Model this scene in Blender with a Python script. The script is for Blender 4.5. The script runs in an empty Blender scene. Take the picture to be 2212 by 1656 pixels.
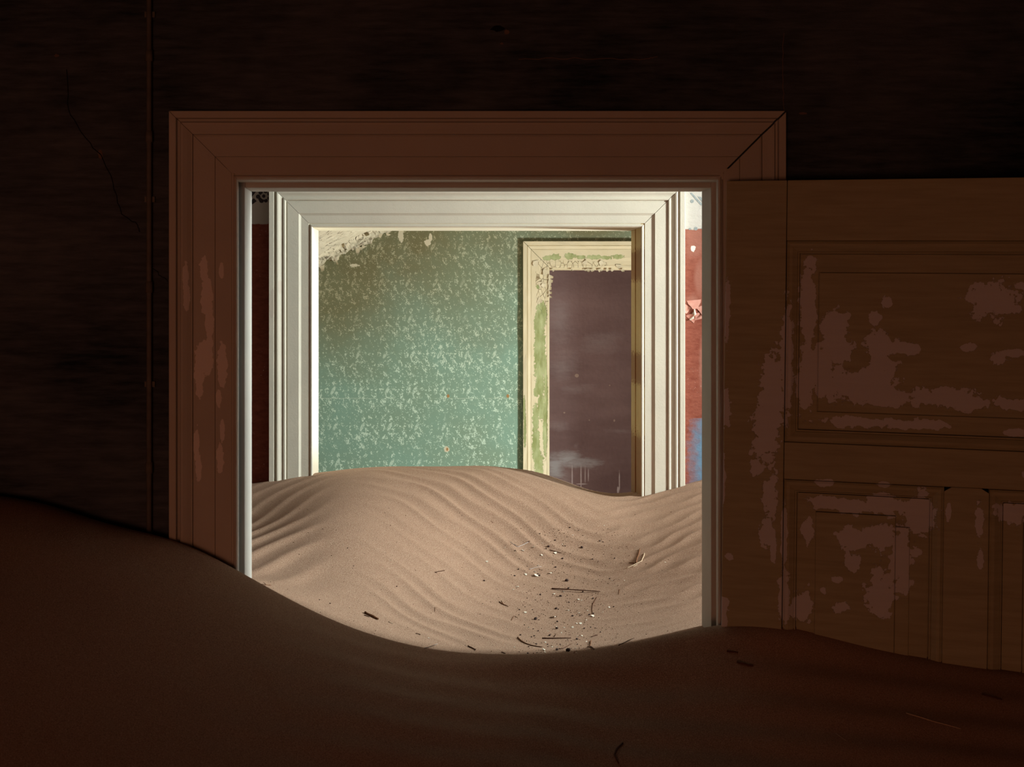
import bpy, math, random
import numpy as np
from mathutils import Vector, noise as mnoise

random.seed(11)
np.random.seed(11)
scene = bpy.context.scene
COL = scene.collection

# ------------------------------------------------------------------ camera
# level camera on top of a dune, level with the door heads; shifted lens keeps verticals upright
F, X0, Y0 = 3000.0, 960.0, 640.0            # focal length and principal point in pixels of a 2212 x 1656 frame
CAM = Vector((0.0, -3.0, 1.85))
cam_d = bpy.data.cameras.new('camera')
cam = bpy.data.objects.new('camera', cam_d)
COL.objects.link(cam)
cam.location = CAM
cam.rotation_euler = (math.pi / 2, 0, 0)
cam_d.sensor_width = 36.0
cam_d.lens = F / 2212.0 * 36.0
cam_d.shift_x = (1106.0 - X0) / 2212.0
cam_d.shift_y = (Y0 - 828.0) / 2212.0
cam_d.clip_start = 0.05
cam_d.dof.use_dof = True
cam_d.dof.focus_distance = 4.1
cam_d.dof.aperture_fstop = 16.0
scene.camera = cam

# ------------------------------------------------------------------ world, daylight, exposure
world = bpy.data.worlds.new('sky')
scene.world = world
world.use_nodes = True
bg = world.node_tree.nodes['Background']
bg.inputs[0].default_value = (0.62, 0.76, 1.0, 1)
bg.inputs[1].default_value = 0.35
scene.view_settings.view_transform = 'Standard'
scene.view_settings.look = 'None'
scene.view_settings.exposure = 0.0
scene.view_settings.gamma = 1.0
scene.view_settings.use_curve_mapping = False
scene.cycles.max_bounces = 7
scene.cycles.use_adaptive_sampling = True
scene.cycles.adaptive_threshold = 0.03
scene.cycles.adaptive_min_samples = 16


def area_light(name, loc, rot, sx, sy, power, colour):
    d = bpy.data.lights.new(name, 'AREA')
    d.shape = 'RECTANGLE'
    d.size, d.size_y = sx, sy
    d.energy = power
    d.color = colour
    o = bpy.data.objects.new(name, d)
    o.location = loc
    o.rotation_euler = rot
    COL.objects.link(o)
    return o


HP = math.pi / 2
# corridor window at its right end, low opening of the green room, window of the last room, added warm fill behind the camera
area_light('daylight_corridor_window', (2.96, 0.335, 2.40), (0, HP, 0), 1.1, 0.32, 190, (0.92, 1.0, 0.94))
area_light('daylight_green_room', (1.97, 2.35, 1.0), (0, HP, 0), 0.36, 0.36, 100, (0.93, 1.0, 0.93))
area_light('daylight_last_room', (-2.44, 5.3, 1.5), (0, -HP, 0), 1.0, 1.0, 175, (1.0, 0.88, 0.82))
area_light('warm_rear_fill', (-0.8, -4.66, 1.38), (HP, 0, 0), 1.1, 0.7, 18.5, (1.0, 0.33, 0.13))


def P(px, py, Y):
    """the point at depth Y that shows at pixel px, py"""
    k = (Y - CAM.y) / F
    return Vector(((px - X0) * k, Y, CAM.z + (Y0 - py) * k))


# ------------------------------------------------------------------ mesh helpers
class MB:
    def __init__(self):
        self.v, self.f, self.m = [], [], []

    def face(self, pts, m=0):
        n = len(self.v)
        self.v += [tuple(p) for p in pts]
        self.f.append(tuple(range(n, n + len(pts))))
        self.m.append(m)

    def box(self, x0, x1, y0, y1, z0, z1, mats=None):
        mats = mats or {}
        c = [(x0, y0, z0), (x1, y0, z0), (x1, y1, z0), (x0, y1, z0), (x0, y0, z1), (x1, y0, z1), (x1, y1, z1), (x0, y1, z1)]
        n = len(self.v)
        self.v += c
        for key, q in (('-z', (3, 2, 1, 0)), ('+z', (4, 5, 6, 7)), ('-y', (0, 1, 5, 4)), ('+x', (1, 2, 6, 5)), ('+y', (2, 3, 7, 6)), ('-x', (3, 0, 4, 7))):
            self.f.append(tuple(n + i for i in q))
            self.m.append(mats.get(key, 0))

    def tube(self, pts, radii, seg=6):
        pts = [Vector(p) for p in pts]
        n = len(self.v)
        for i, p in enumerate(pts):
            t = (pts[min(i + 1, len(pts) - 1)] - pts[max(i - 1, 0)]).normalized()
            a = t.cross(Vector((0.31, 0.17, 0.93)))
            if a.length < 1e-3:
                a = t.cross(Vector((1, 0, 0)))
            a.normalize()
            b = t.cross(a)
            for k in range(seg):
                w = 2 * math.pi * k / seg
                self.v.append(tuple(p + (a * math.cos(w) + b * math.sin(w)) * radii[i]))
        for i in range(len(pts) - 1):
            for k in range(seg):
                k2 = (k + 1) % seg
                self.f.append((n + i * seg + k, n + i * seg + k2, n + (i + 1) * seg + k2, n + (i + 1) * seg + k))
                self.m.append(0)
        self.f.append(tuple(n + k for k in range(seg))[::-1])
        self.f.append(tuple(n + (len(pts) - 1) * seg + k for k in range(seg)))
        self.m += [0, 0]

    def prism(self, poly, y0, y1):
        """polygon in XZ extruded along Y (y0 nearer the camera)"""
        n = len(self.v)
        k = len(poly)
        self.v += [(x, y0, z) for x, z in poly] + [(x, y1, z) for x, z in poly]
        self.f.append(tuple(n + i for i in range(k)))
        self.f.append(tuple(n + k + i for i in range(k))[::-1])
        self.m += [0, 0]
        for i in range(k):
            j = (i + 1) % k
            self.f.append((n + i, n + k + i, n + k + j, n + j))
            self.m.append(0)

    def build(self, name, mats, parent=None, smooth=False, loc=None):
        me = bpy.data.meshes.new(name)
        v = self.v
        if loc is not None:
            v = [(a - loc[0], b - loc[1], c - loc[2]) for a, b, c in v]
        me.from_pydata(v, [], self.f)
        for mt in (mats if isinstance(mats, (list, tuple)) else [mats]):
            me.materials.append(mt)
        me.polygons.foreach_set('material_index', self.m)
        if smooth:
            me.polygons.foreach_set('use_smooth', [True] * len(me.polygons))
        me.update()
        o = bpy.data.objects.new(name, me)
        COL.objects.link(o)
        if loc is not None:
            o.location = loc
        if parent is not None:
            o.parent = parent
        return o


def tag(o, label=None, cat=None, group=None, kind=None):
    if label:
        o['label'] = label
    if cat:
        o['category'] = cat
    if group:
        o['group'] = group
    if kind:
        o['kind'] = kind
    return o


def empty(name, loc=(0, 0, 0)):
    o = bpy.data.objects.new(name, None)
    o.location = loc
    o.empty_display_size = 0.05
    COL.objects.link(o)
    return o


# ------------------------------------------------------------------ material helpers
class N:
    """thin wrapper that wires shader nodes"""

    def __init__(self, name):
        self.mat = bpy.data.materials.new(name)
        self.mat.use_nodes = True
        self.nt = self.mat.node_tree
        self.b = self.nt.nodes['Principled BSDF']
        self.b.inputs['Specular IOR Level'].default_value = 0.25
        self.co = self.nt.nodes.new('ShaderNodeTexCoord').outputs['Object']

    def set(self, node, k, v):
        if isinstance(v, bpy.types.NodeSocket):
            self.nt.links.new(v, node.inputs[k])
        elif v is not None:
            s = node.inputs[k]
            if hasattr(s.default_value, '__len__') and not hasattr(v, '__len__'):
                v = (v,) * len(s.default_value)
            if hasattr(v, '__len__') and len(v) == 3 and s.type == 'RGBA':
                v = (*v, 1)
            s.default_value = v

    def math(self, op, a, b=None, c=None, clamp=False):
        n = self.nt.nodes.new('ShaderNodeMath')
        n.operation = op
        n.use_clamp = clamp
        self.set(n, 0, a)
        self.set(n, 1, b)
        self.set(n, 2, c)
        return n.outputs[0]

    def vec(self, op, a, b=None):
        n = self.nt.nodes.new('ShaderNodeVectorMath')
        n.operation = op
        self.set(n, 0, a)
        if b is not None:
            self.set(n, 1, b)
        return n.outputs['Value'] if op in ('LENGTH', 'DOT_PRODUCT', 'DISTANCE') else n.outputs[0]

    def sep(self, v=None):
        n = self.nt.nodes.new('ShaderNodeSeparateXYZ')
        self.set(n, 0, v if v is not None else self.co)
        return n.outputs

    def comb(self, x, y, z):
        n = self.nt.nodes.new('ShaderNodeCombineXYZ')
        for i, s in enumerate((x, y, z)):
            self.set(n, i, s)
        return n.outputs[0]

    def noise(self, scale, detail=4, rough=0.55, stretch=None, vec=None, dist=0.0, dim='3D', w=None):
        v = vec if vec is not None else self.co
        if stretch:
            v = self.vec('MULTIPLY', v, stretch)
        n = self.nt.nodes.new('ShaderNodeTexNoise')
        n.noise_dimensions = dim
        self.set(n, 'Vector', v)
        n.inputs['Scale'].default_value = scale
        n.inputs['Detail'].default_value = detail
        n.inputs['Roughness'].default_value = rough
        n.inputs['Distortion'].default_value = dist
        if w is not None:
            self.set(n, 'W', w)
        return n.outputs['Fac']

    def voronoi(self, scale, feature='F1', stretch=None, vec=None, rnd=1.0):
        v = vec if vec is not None else self.co
        if stretch:
            v = self.vec('MULTIPLY', v, stretch)
        n = self.nt.nodes.new('ShaderNodeTexVoronoi')
        n.feature = feature
        self.set(n, 'Vector', v)
        n.inputs['Scale'].default_value = scale
        n.inputs['Randomness'].default_value = rnd
        return n.outputs['Distance']

    def ramp(self, v, lo, hi, a=0.0, b=1.0, smooth=False):
        n = self.nt.nodes.new('ShaderNodeMapRange')
        n.clamp = True
        if smooth:
            n.interpolation_type = 'SMOOTHSTEP'
        self.set(n, 0, v)
        for i, x in enumerate((lo, hi, a, b)):
            n.inputs[1 + i].default_value = x
        return n.outputs[0]

    def mix(self, fac, a, b):
        n = self.nt.nodes.new('ShaderNodeMix')
        n.data_type = 'RGBA'
        self.set(n, 0, fac)
        self.set(n, 6, a)
        self.set(n, 7, b)
        return n.outputs[2]

    def blobs(self, spots, coord=None):
        """largest of (1 - distance/radius) over spots (x, z, rx, rz) in the plane of the surface"""
        c = coord if coord is not None else self.co
        best = None
        for x, z, rx, rz in spots:
            d = self.vec('SUBTRACT', c, (x, 0, z))
            d = self.vec('MULTIPLY', d, (1.0 / rx, 0, 1.0 / rz))
            d = self.vec('LENGTH', d)
            best = d if best is None else self.math('MINIMUM', best, d)
        return self.math('SUBTRACT', 1.0, best)

    def ragged(self, spots, scale, amount=0.7, hard=0.04, detail=5, coord=None):
        v = self.blobs(spots, coord)
        n = self.noise(scale, detail, 0.6)
        s = self.math('MULTIPLY_ADD', self.math('SUBTRACT', n, 0.5), amount * 2, v)
        return self.ramp(s, 0.0, hard)

    def bump(self, height, dist, strength=1.0, prev=None):
        n = self.nt.nodes.new('ShaderNodeBump')
        n.inputs['Strength'].default_value = strength
        n.inputs['Distance'].default_value = dist
        self.set(n, 'Height', height)
        if prev is not None:
            self.nt.links.new(prev, n.inputs['Normal'])
        return n.outputs[0]

    def out(self, colour, rough=0.8, normal=None):
        self.set(self.b, 'Base Color', colour)
        self.set(self.b, 'Roughness', rough)
        if normal is not None:
            self.nt.links.new(normal, self.b.inputs['Normal'])
        return self.mat


def plain(name, colour, rough=0.8, var=0.25, scale=60):
    n = N(name)
    f = n.noise(scale, 4)
    c = n.mix(f, tuple(x * (1 - var) for x in colour), tuple(min(1, x * (1 + var)) for x in colour))
    return n.out(c, rough, n.bump(f, 0.0006, 0.5))


MAT = {}

# ---- dark painted wall of the near room: brown over near-black, horizontal brush grain
n = N('dark_limewash')
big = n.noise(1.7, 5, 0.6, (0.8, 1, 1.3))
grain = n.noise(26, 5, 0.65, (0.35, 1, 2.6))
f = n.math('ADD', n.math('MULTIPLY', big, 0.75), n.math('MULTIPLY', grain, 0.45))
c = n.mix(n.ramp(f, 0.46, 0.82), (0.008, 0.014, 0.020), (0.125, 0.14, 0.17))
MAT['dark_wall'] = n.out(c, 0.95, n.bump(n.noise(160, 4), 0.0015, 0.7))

# ---- plain lime plaster
MAT['plaster'] = plain('lime_plaster', (0.62, 0.59, 0.52), 0.9, 0.12, 9)
MAT['ceiling'] = plain('timber_ceiling', (0.30, 0.27, 0.23), 0.9, 0.1, 7)
MAT['shade_plaster'] = plain('brown_plaster', (0.20, 0.15, 0.12), 0.9, 0.2, 6)
MAT['dim_plaster'] = plain('smoky_plaster', (0.05, 0.042, 0.036), 0.95, 0.3, 4)


# ---- painted trim: paint over primer, chips where knocked
def trim_material(name, paint, chip, spots=None, spot_scale=60, speck=0.68, speck_col=(0.16, 0.10, 0.06), grime=0.2, amount=0.5):
    n = N(name)
    g = n.noise(5, 5, 0.6)
    c = n.mix(n.ramp(g, 0.3, 0.75), tuple(x * (1 - grime) for x in paint), paint)
    h = n.noise(240, 3)
    if spots:
        m = n.ragged(spots, spot_scale, amount)
        c = n.mix(m, c, chip)
    sp = n.ramp(n.noise(95, 5, 0.7), speck, speck + 0.03)
    c = n.mix(sp, c, speck_col)
    nor = n.bump(h, 0.0005, 0.35)
    nor = n.bump(n.noise(60, 6, 0.7), 0.0012, 0.35, nor)
    nor = n.bump(sp, -0.001, 0.5, nor)
    return n.out(c, 0.62, nor)


def w1(px, py, rx, ry, Y=-0.02):
    p = P(px, py, Y)
    k = (Y - CAM.y) / F
    return (p.x, p.z, rx * k, ry * k)


left_chips = [w1(440, 580, 9, 30), w1(446, 640, 12, 45), w1(452, 690, 10, 40), w1(437, 770, 16, 40), w1(430, 800, 12, 45), w1(452, 760, 8, 50),
              w1(480, 790, 11, 50), w1(478, 585, 5, 18), w1(402, 600, 6, 35), w1(404, 640, 7, 30), w1(424, 960, 7, 40), w1(428, 1010, 7, 30), w1(475, 990, 8, 35),
              w1(430, 830, 8, 30), w1(472, 860, 6, 20), w1(480, 930, 5, 30)]
MAT['trim_near'] = trim_material('cream_trim_paint', (0.52, 0.51, 0.48), (0.76, 0.74, 0.76), left_chips, 75, 0.80, (0.1, 0.06, 0.04), 0.12, 0.75)
MAT['trim_mid'] = trim_material('white_trim_paint', (0.67, 0.64, 0.545), (0.60, 0.54, 0.46),
                                [w1(587, 660, 5, 30, 1.35), w1(604, 620, 4, 16, 1.35), w1(589, 640, 4, 20, 1.35)], 90, 0.735, (0.22, 0.13, 0.07), 0.12)
MAT['jamb_mid'] = trim_material('cream_jamb_paint', (0.78, 0.72, 0.58), (0.3, 0.2, 0.1), None, 60, 0.74, (0.3, 0.17, 0.08), 0.1)
MAT['jamb_ochre'] = trim_material('worn_ochre_jamb', (0.62, 0.46, 0.22), (0.3, 0.15, 0.06),
                                  [(0, 1.95, 9, 0.05), (0, 1.62, 9, 0.05), (0, 1.33, 9, 0.08), (0, 1.25, 9, 0.1)], 120, 0.66, (0.16, 0.08, 0.03), 0.2, 0.9)

# ---- door 3 architrave: cream paint flaked to an older green coat
n = N('flaking_cream_paint')
cs = lambda px, py, rx, ry: w1(px, py, rx, ry, 4.02)
green = [cs(1166, 760, 13, 95), cs(1172, 680, 10, 30), cs(1163, 700, 9, 40), cs(1166, 835, 11, 22), cs(1160, 845, 7, 12), cs(1170, 880, 9, 30), cs(1157, 905, 7, 35),
         cs(1178, 930, 5, 60), cs(1158, 960, 9, 40), cs(1164, 1010, 10, 40), cs(1180, 860, 4, 60), cs(1132, 880, 3, 25), cs(1134, 930, 3, 40), cs(1178, 800, 4, 40),
         cs(1163, 619, 5, 5), cs(1182, 557, 9, 6), cs(1198, 555, 14, 7), cs(1232, 553, 14, 7), cs(1255, 555, 12, 4), cs(1285, 555, 18, 5), cs(1310, 556, 14, 4), cs(1335, 554, 14, 5)]
m = n.ragged(green, 85, 0.85, 0.05, 6)
g = n.noise(14, 4)
cream = n.mix(g, (0.58, 0.50, 0.32), (0.68, 0.61, 0.45))
grn = n.mix(n.ramp(n.noise(30, 4, 0.6, (1, 1, 0.4)), 0.35, 0.65), (0.24, 0.27, 0.10), (0.40, 0.43, 0.23))
crk = n.ramp(n.voronoi(38, 'DISTANCE_TO_EDGE', (1.3, 1, 0.6)), 0.0, 0.05)
crm = n.ragged([cs(1172, 620, 16, 60), cs(1230, 570, 90, 8)], 40, 0.3, 0.1)
crk = n.math('MAXIMUM', crk, n.math('SUBTRACT', 1.0, crm))
cream = n.mix(crk, (0.22, 0.16, 0.08), cream)
c = n.mix(m, cream, grn)
nor = n.bump(m, -0.0015, 0.8)
nor = n.bump(crk, 0.002, 0.7, nor)
MAT['trim_far'] = n.out(c, 0.7, nor)

# ---- corridor wall: white frieze above, red dado with a block of blue and flaking below
n = N('red_and_white_corridor_paint')
x, y, z = n.sep()
wob = n.math('MULTIPLY', n.math('SUBTRACT', n.noise(40, 4), 0.5), 0.012)
up = n.ramp(n.math('ADD', n.math('MULTIPLY_ADD', x, 0.012, z), wob), 2.070, 2.073)
redn = n.noise(55, 6, 0.7, (0.6, 1, 1.4))
red = n.mix(n.ramp(redn, 0.35, 0.7), (0.19, 0.045, 0.026), (0.28, 0.088, 0.058))
faded = n.ragged([w1(1500, 520, 30, 60, 1.38), w1(1512, 600, 14, 60, 1.38), w1(1497, 650, 18, 22, 1.38), w1(1516, 790, 8, 70, 1.38)], 26, 0.5, 0.6)
red = n.mix(n.math('MULTIPLY', faded, 0.75), red, (0.32, 0.135, 0.10))
flk = n.ragged([w1(1497, 537, 5.5, 6.5, 1.38), w1(1498, 682, 3, 9, 1.38), w1(1495, 688, 6, 3, 1.38)], 120, 0.8)
flk = n.math('MAXIMUM', flk, n.math('MULTIPLY', n.ramp(n.noise(260, 3, 0.6), 0.69, 0.71), n.ramp(n.noise(7, 2), 0.5, 0.6)))
red = n.mix(flk, red, (0.72, 0.68, 0.62))
bl = n.ragged([(P(1545, 985, 1.38).x, P(1545, 985, 1.38).z, 0.095, 0.26)], 55, 0.32, 0.5, 6)
btop = P(0, 903, 1.38).z
bl = n.math('MULTIPLY', bl, n.ramp(z, btop - 0.001, btop + 0.001, 1, 0))
red = n.mix(bl, red, n.mix(n.noise(70, 4), (0.085, 0.17, 0.28), (0.15, 0.25, 0.36)))
white = n.mix(n.noise(9, 5), (0.45, 0.44, 0.41), (0.54, 0.52, 0.49))
c = n.mix(up, red, white)
c = n.mix(n.ramp(z, 2.32, 2.325), c, (0.085, 0.06, 0.045))  # unseen top of the wall darkened to cut bounced light
nor = n.bump(redn, 0.0025, 0.6)
nor = n.bump(n.noise(180, 3), 0.0008, 0.5, nor)
MAT['corridor_wall'] = n.out(c, 0.8, nor)
MAT['stencil_dark'] = plain('faded_black_stencil', (0.045, 0.038, 0.042), 0.9, 0.5, 150)
MAT['stencil_grey'] = plain('faded_blue_grey_stencil', (0.27, 0.31, 0.32), 0.9, 0.5, 260)
MAT['stencil_ground'] = plain('frieze_ground', (0.50, 0.48, 0.45), 0.9, 0.1, 30)

# ---- green wallpaper: repeating pale motif, browner, darker tone towards the top, torn spots
n = N('green_wallpaper')
x, y, z = n.sep()
TU, TV = 0.138, 0.183
skew = n.math('MULTIPLY_ADD', z, 0.06, x)
u = n.math('MULTIPLY', skew, 2 * math.pi / TU)
v = n.math('MULTIPLY', z, 2 * math.pi / TV)
R = 1.0
tor = n.comb(n.math('COSINE', u), n.math('SINE', u), n.math('COSINE', v))
sv = n.math('SINE', v)
clus = n.noise(1.15, 2, 0.5, vec=tor, dim='4D', w=sv)
speck = n.noise(5.2, 2, 0.5, vec=tor, dim='4D', w=sv)
fine = n.noise(330, 2, 0.5)
# a diagonal leaf in each repeat
fu = n.math('SUBTRACT', n.math('FRACT', n.math('DIVIDE', skew, TU)), 0.5)
fv = n.math('SUBTRACT', n.math('FRACT', n.math('DIVIDE', z, TV)), 0.5)
ax = n.math('ADD', n.math('MULTIPLY', fu, TU * 0.86), n.math('MULTIPLY', fv, -TV * 0.5))
ay = n.math('ADD', n.math('MULTIPLY', fu, TU * 0.5), n.math('MULTIPLY', fv, TV * 0.86))
leaf = n.math('SQRT', n.math('ADD', n.math('POWER', n.math('DIVIDE', ax, 0.0085), 2), n.math('POWER', n.math('DIVIDE', ay, 0.025), 2)))
leafm = n.math('MULTIPLY', n.ramp(leaf, 0.75, 1.1, 0.85, 0), n.math('MULTIPLY', n.ramp(n.noise(150, 3), 0.38, 0.52), n.ramp(n.noise(9, 2), 0.36, 0.52)))
wear = n.noise(4.5, 4, 0.6)
jit = n.nt.nodes.new('ShaderNodeTexNoise')
jit.inputs['Scale'].default_value = 45
jit.inputs['Detail'].default_value = 2
n.nt.links.new(n.co, jit.inputs['Vector'])
wco = n.vec('ADD', n.co, n.vec('MULTIPLY', jit.outputs['Color'], (0.012, 0, 0.012)))
rotd = n.nt.nodes.new('ShaderNodeVectorRotate')
rotd.rotation_type = 'Y_AXIS'
rotd.inputs['Angle'].default_value = 0.5
n.nt.links.new(wco, rotd.inputs['Vector'])
cell = n.voronoi(135, 'F1', (1.25, 0.0, 0.75), vec=rotd.outputs[0])
cell2 = n.voronoi(230, 'F1', (1.0, 0.0, 0.8), vec=wco)
dens = n.math('ADD', n.ramp(clus, 0.36, 0.62, -0.14, 0.34), n.ramp(wear, 0.35, 0.68, -0.08, 0.08))
dens = n.math('ADD', dens, n.math('MULTIPLY', n.math('SUBTRACT', speck, 0.5), 0.55))
pa = n.ramp(n.math('SUBTRACT', n.math('ADD', dens, 0.14), cell), -0.05, 0.06)
pb = n.ramp(n.math('SUBTRACT', n.math('ADD', dens, 0.04), cell2), -0.05, 0.06)
pat = n.math('MAXIMUM', n.math('MAXIMUM', pa, pb), leafm)
brown_top = n.ragged([(-0.25, 2.40, 1.35, 0.92), (-0.55, 1.95, 0.55, 0.55), (0.7, 2.4, 0.8, 0.6)], 2.6, 0.42, 0.75, 5)
base = n.mix(brown_top, (0.215, 0.345, 0.275), (0.165, 0.148, 0.076))
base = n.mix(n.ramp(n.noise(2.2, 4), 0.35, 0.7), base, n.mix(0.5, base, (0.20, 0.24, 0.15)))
pale = n.mix(brown_top, (0.58, 0.72, 0.60), (0.40, 0.375, 0.24))
c = n.mix(n.math('MULTIPLY', pat, 0.85), base, pale)
tw = lambda px, py, rx, ry: w1(px, py, rx, ry, 4.05)
torn = n.ragged([tw(866, 507, 6, 17), tw(924, 524, 7, 8), tw(930, 512, 4, 10), tw(766, 573, 9, 3.5), tw(965, 970, 5.5, 6)], 75, 0.75)
c = n.mix(torn, c, (0.60, 0.54, 0.40))
spots = n.ragged([tw(968, 855, 3, 4), tw(1097, 855, 3.2, 4), tw(966, 970, 2.4, 3.6)], 200, 0.2)
c = n.mix(spots, c, (0.36, 0.20, 0.08))
seam = n.math('ABSOLUTE', n.math('SUBTRACT', n.math('ADD', z, n.math('MULTIPLY', n.noise(3, 3), 0.01)), P(0, 858, 4.05).z))
c = n.mix(n.math('MULTIPLY', n.ramp(seam, 0.0, 0.003, 0.5, 0), n.ramp(n.noise(8, 3), 0.4, 0.6)), c, (0.55, 0.62, 0.52))
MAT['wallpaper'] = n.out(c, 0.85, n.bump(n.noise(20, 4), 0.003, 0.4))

# ---- purple-brown distemper of the last room with chalky blue-grey rubs
n = N('purple_distemper')
base = n.mix(n.ramp(n.noise(2.2, 5, 0.6, (0.6, 1, 1.6)), 0.35, 0.68), (0.110, 0.074, 0.072), (0.17, 0.122, 0.118))
pw = lambda px, py, rx, ry: w1(px, py, rx, ry, 6.0)
wisp = n.noise(9, 6, 0.7, (0.55, 1, 2.2))
rubA = n.math('ADD', n.blobs([pw(1250, 1000, 62, 16), pw(1225, 990, 40, 20), pw(1200, 1010, 25, 40)]), n.math('MULTIPLY', n.math('SUBTRACT', wisp, 0.5), 2.4))
rubB = n.math('ADD', n.blobs([pw(1215, 790, 40, 40), pw(1250, 840, 45, 14), pw(1205, 920, 30, 14), pw(1340, 931, 40, 6), pw(1244, 963, 9, 8), pw(1210, 690, 30, 70), pw(1300, 740, 60, 30), pw(1220, 1035, 22, 30)]),
              n.math('MULTIPLY', n.math('SUBTRACT', wisp, 0.52), 2.6))
c = n.mix(n.ramp(rubB, 0.0, 1.0, 0, 0.55), base, (0.22, 0.19, 0.19))
c = n.mix(n.ramp(rubA, 0.05, 0.9, 0, 0.8), c, (0.30, 0.33, 0.34))
drip = n.blobs([pw(1236, 1030, 1.6, 30), pw(1255, 1035, 1.6, 36), pw(1264, 1025, 1.2, 22), pw(1271, 1025, 1.3, 16), pw(1338, 1040, 1.4, 26), pw(1257, 1045, 14, 1.6), pw(1335, 1058, 3, 9)])
c = n.mix(n.ramp(n.math('ADD', drip, n.math('MULTIPLY', n.math('SUBTRACT', n.noise(30, 3), 0.5), 1.2)), 0.0, 0.4, 0, 0.7), c, (0.42, 0.40, 0.40))
dotw = n.ragged([pw(1219, 891, 2, 1.6), pw(1327, 908, 2, 2.6), pw(1246, 811, 4.5, 4), pw(1323, 1068, 2.4, 2), pw(1317, 832, 1.5, 1.5), pw(1273, 907, 1.5, 1.5)], 40, 0.2)
c = n.mix(n.math('MULTIPLY', dotw, 0.6), c, (0.34, 0.28, 0.22))
MAT['purple_wall'] = n.out(c, 0.9, n.bump(n.noise(40, 5), 0.003, 0.4))

# ---- peeling distemper of the sloping bulkhead
n = N('peeling_cream_distemper')
g = n.noise(16, 6, 0.65)
c = n.mix(g, (0.46, 0.38, 0.26), (0.64, 0.58, 0.45))
c = n.mix(n.ramp(n.noise(34, 5, 0.7), 0.70, 0.75), c, (0.34, 0.20, 0.10))
wv = n.vec('ADD', n.co, n.vec('MULTIPLY', n.comb(n.noise(14, 3), n.noise(17, 3), 0.0), (0.12, 0.3, 0)))
ck = n.voronoi(9, 'DISTANCE_TO_EDGE', (2.2, 0.75, 0.0), vec=wv)
ckm = n.math('MULTIPLY', n.ramp(ck, 0.0, 0.035, 1, 0), n.ramp(n.noise(7, 3), 0.47, 0.57))
c = n.mix(ckm, c, (0.12, 0.06, 0.025))
MAT['bulkhead'] = n.out(c, 0.9, n.bump(ckm, -0.01, 0.8, n.bump(g, 0.004, 0.6)))
MAT['flake_cream'] = plain('curled_cream_flake', (0.62, 0.55, 0.40), 0.8, 0.15, 90)

# ---- sand
def sand_material(name, a, b):
    n = N(name)
    broad = n.noise(2.6, 4)
    gr = n.noise(430, 2, 0.6)
    gr2 = n.noise(900, 1, 0.5)
    c = n.mix(broad, a, b)
    gm = n.math('ADD', n.math('MULTIPLY', gr, 0.6), n.math('MULTIPLY', gr2, 0.4))
    dark = n.ramp(gm, 0.475, 0.36)
    dirt = n.ragged([(0.34, 1.12, 0.32, 0.30)], 9, 0.5, 0.7)
    c = n.mix(n.math('MULTIPLY', dirt, 0.35), c, (0.17, 0.095, 0.06))
    c = n.mix(n.math("MULTIPLY", dark, 0.7), c, (0.12, 0.07, 0.047))
    lite = n.ramp(gm, 0.525, 0.63)
    c = n.mix(n.math('MULTIPLY', lite, 0.6), c, (0.62, 0.48, 0.36))
    return n.out(c, 0.95, n.bump(gm, 0.0022, 0.8))


MAT['sand'] = sand_material('desert_sand', (0.352, 0.214, 0.147), (0.405, 0.254, 0.177))

# ---- door paint (door-local coordinates: x along the leaf, z up)
TH = math.radians(17.0)
HX, HY = 0.572, -0.06


def leaf_xz(px, py):
    a = (px - X0) / F
    s = (a * (HY - CAM.y) - HX) / (math.cos(TH) + a * math.sin(TH))
    d = HY - s * math.sin(TH) - CAM.y
    return s, CAM.z + (Y0 - py) * d / F + 0.012 * s, d / F / math.cos(TH)


def lz(zx, zy, rx, ry, oy=380):
    s, z, k = leaf_xz(1500 + zx / 3.101, oy + zy / 3.101)
    return (s, z, rx / 3.101 * k, ry / 3.101 * k)


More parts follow.
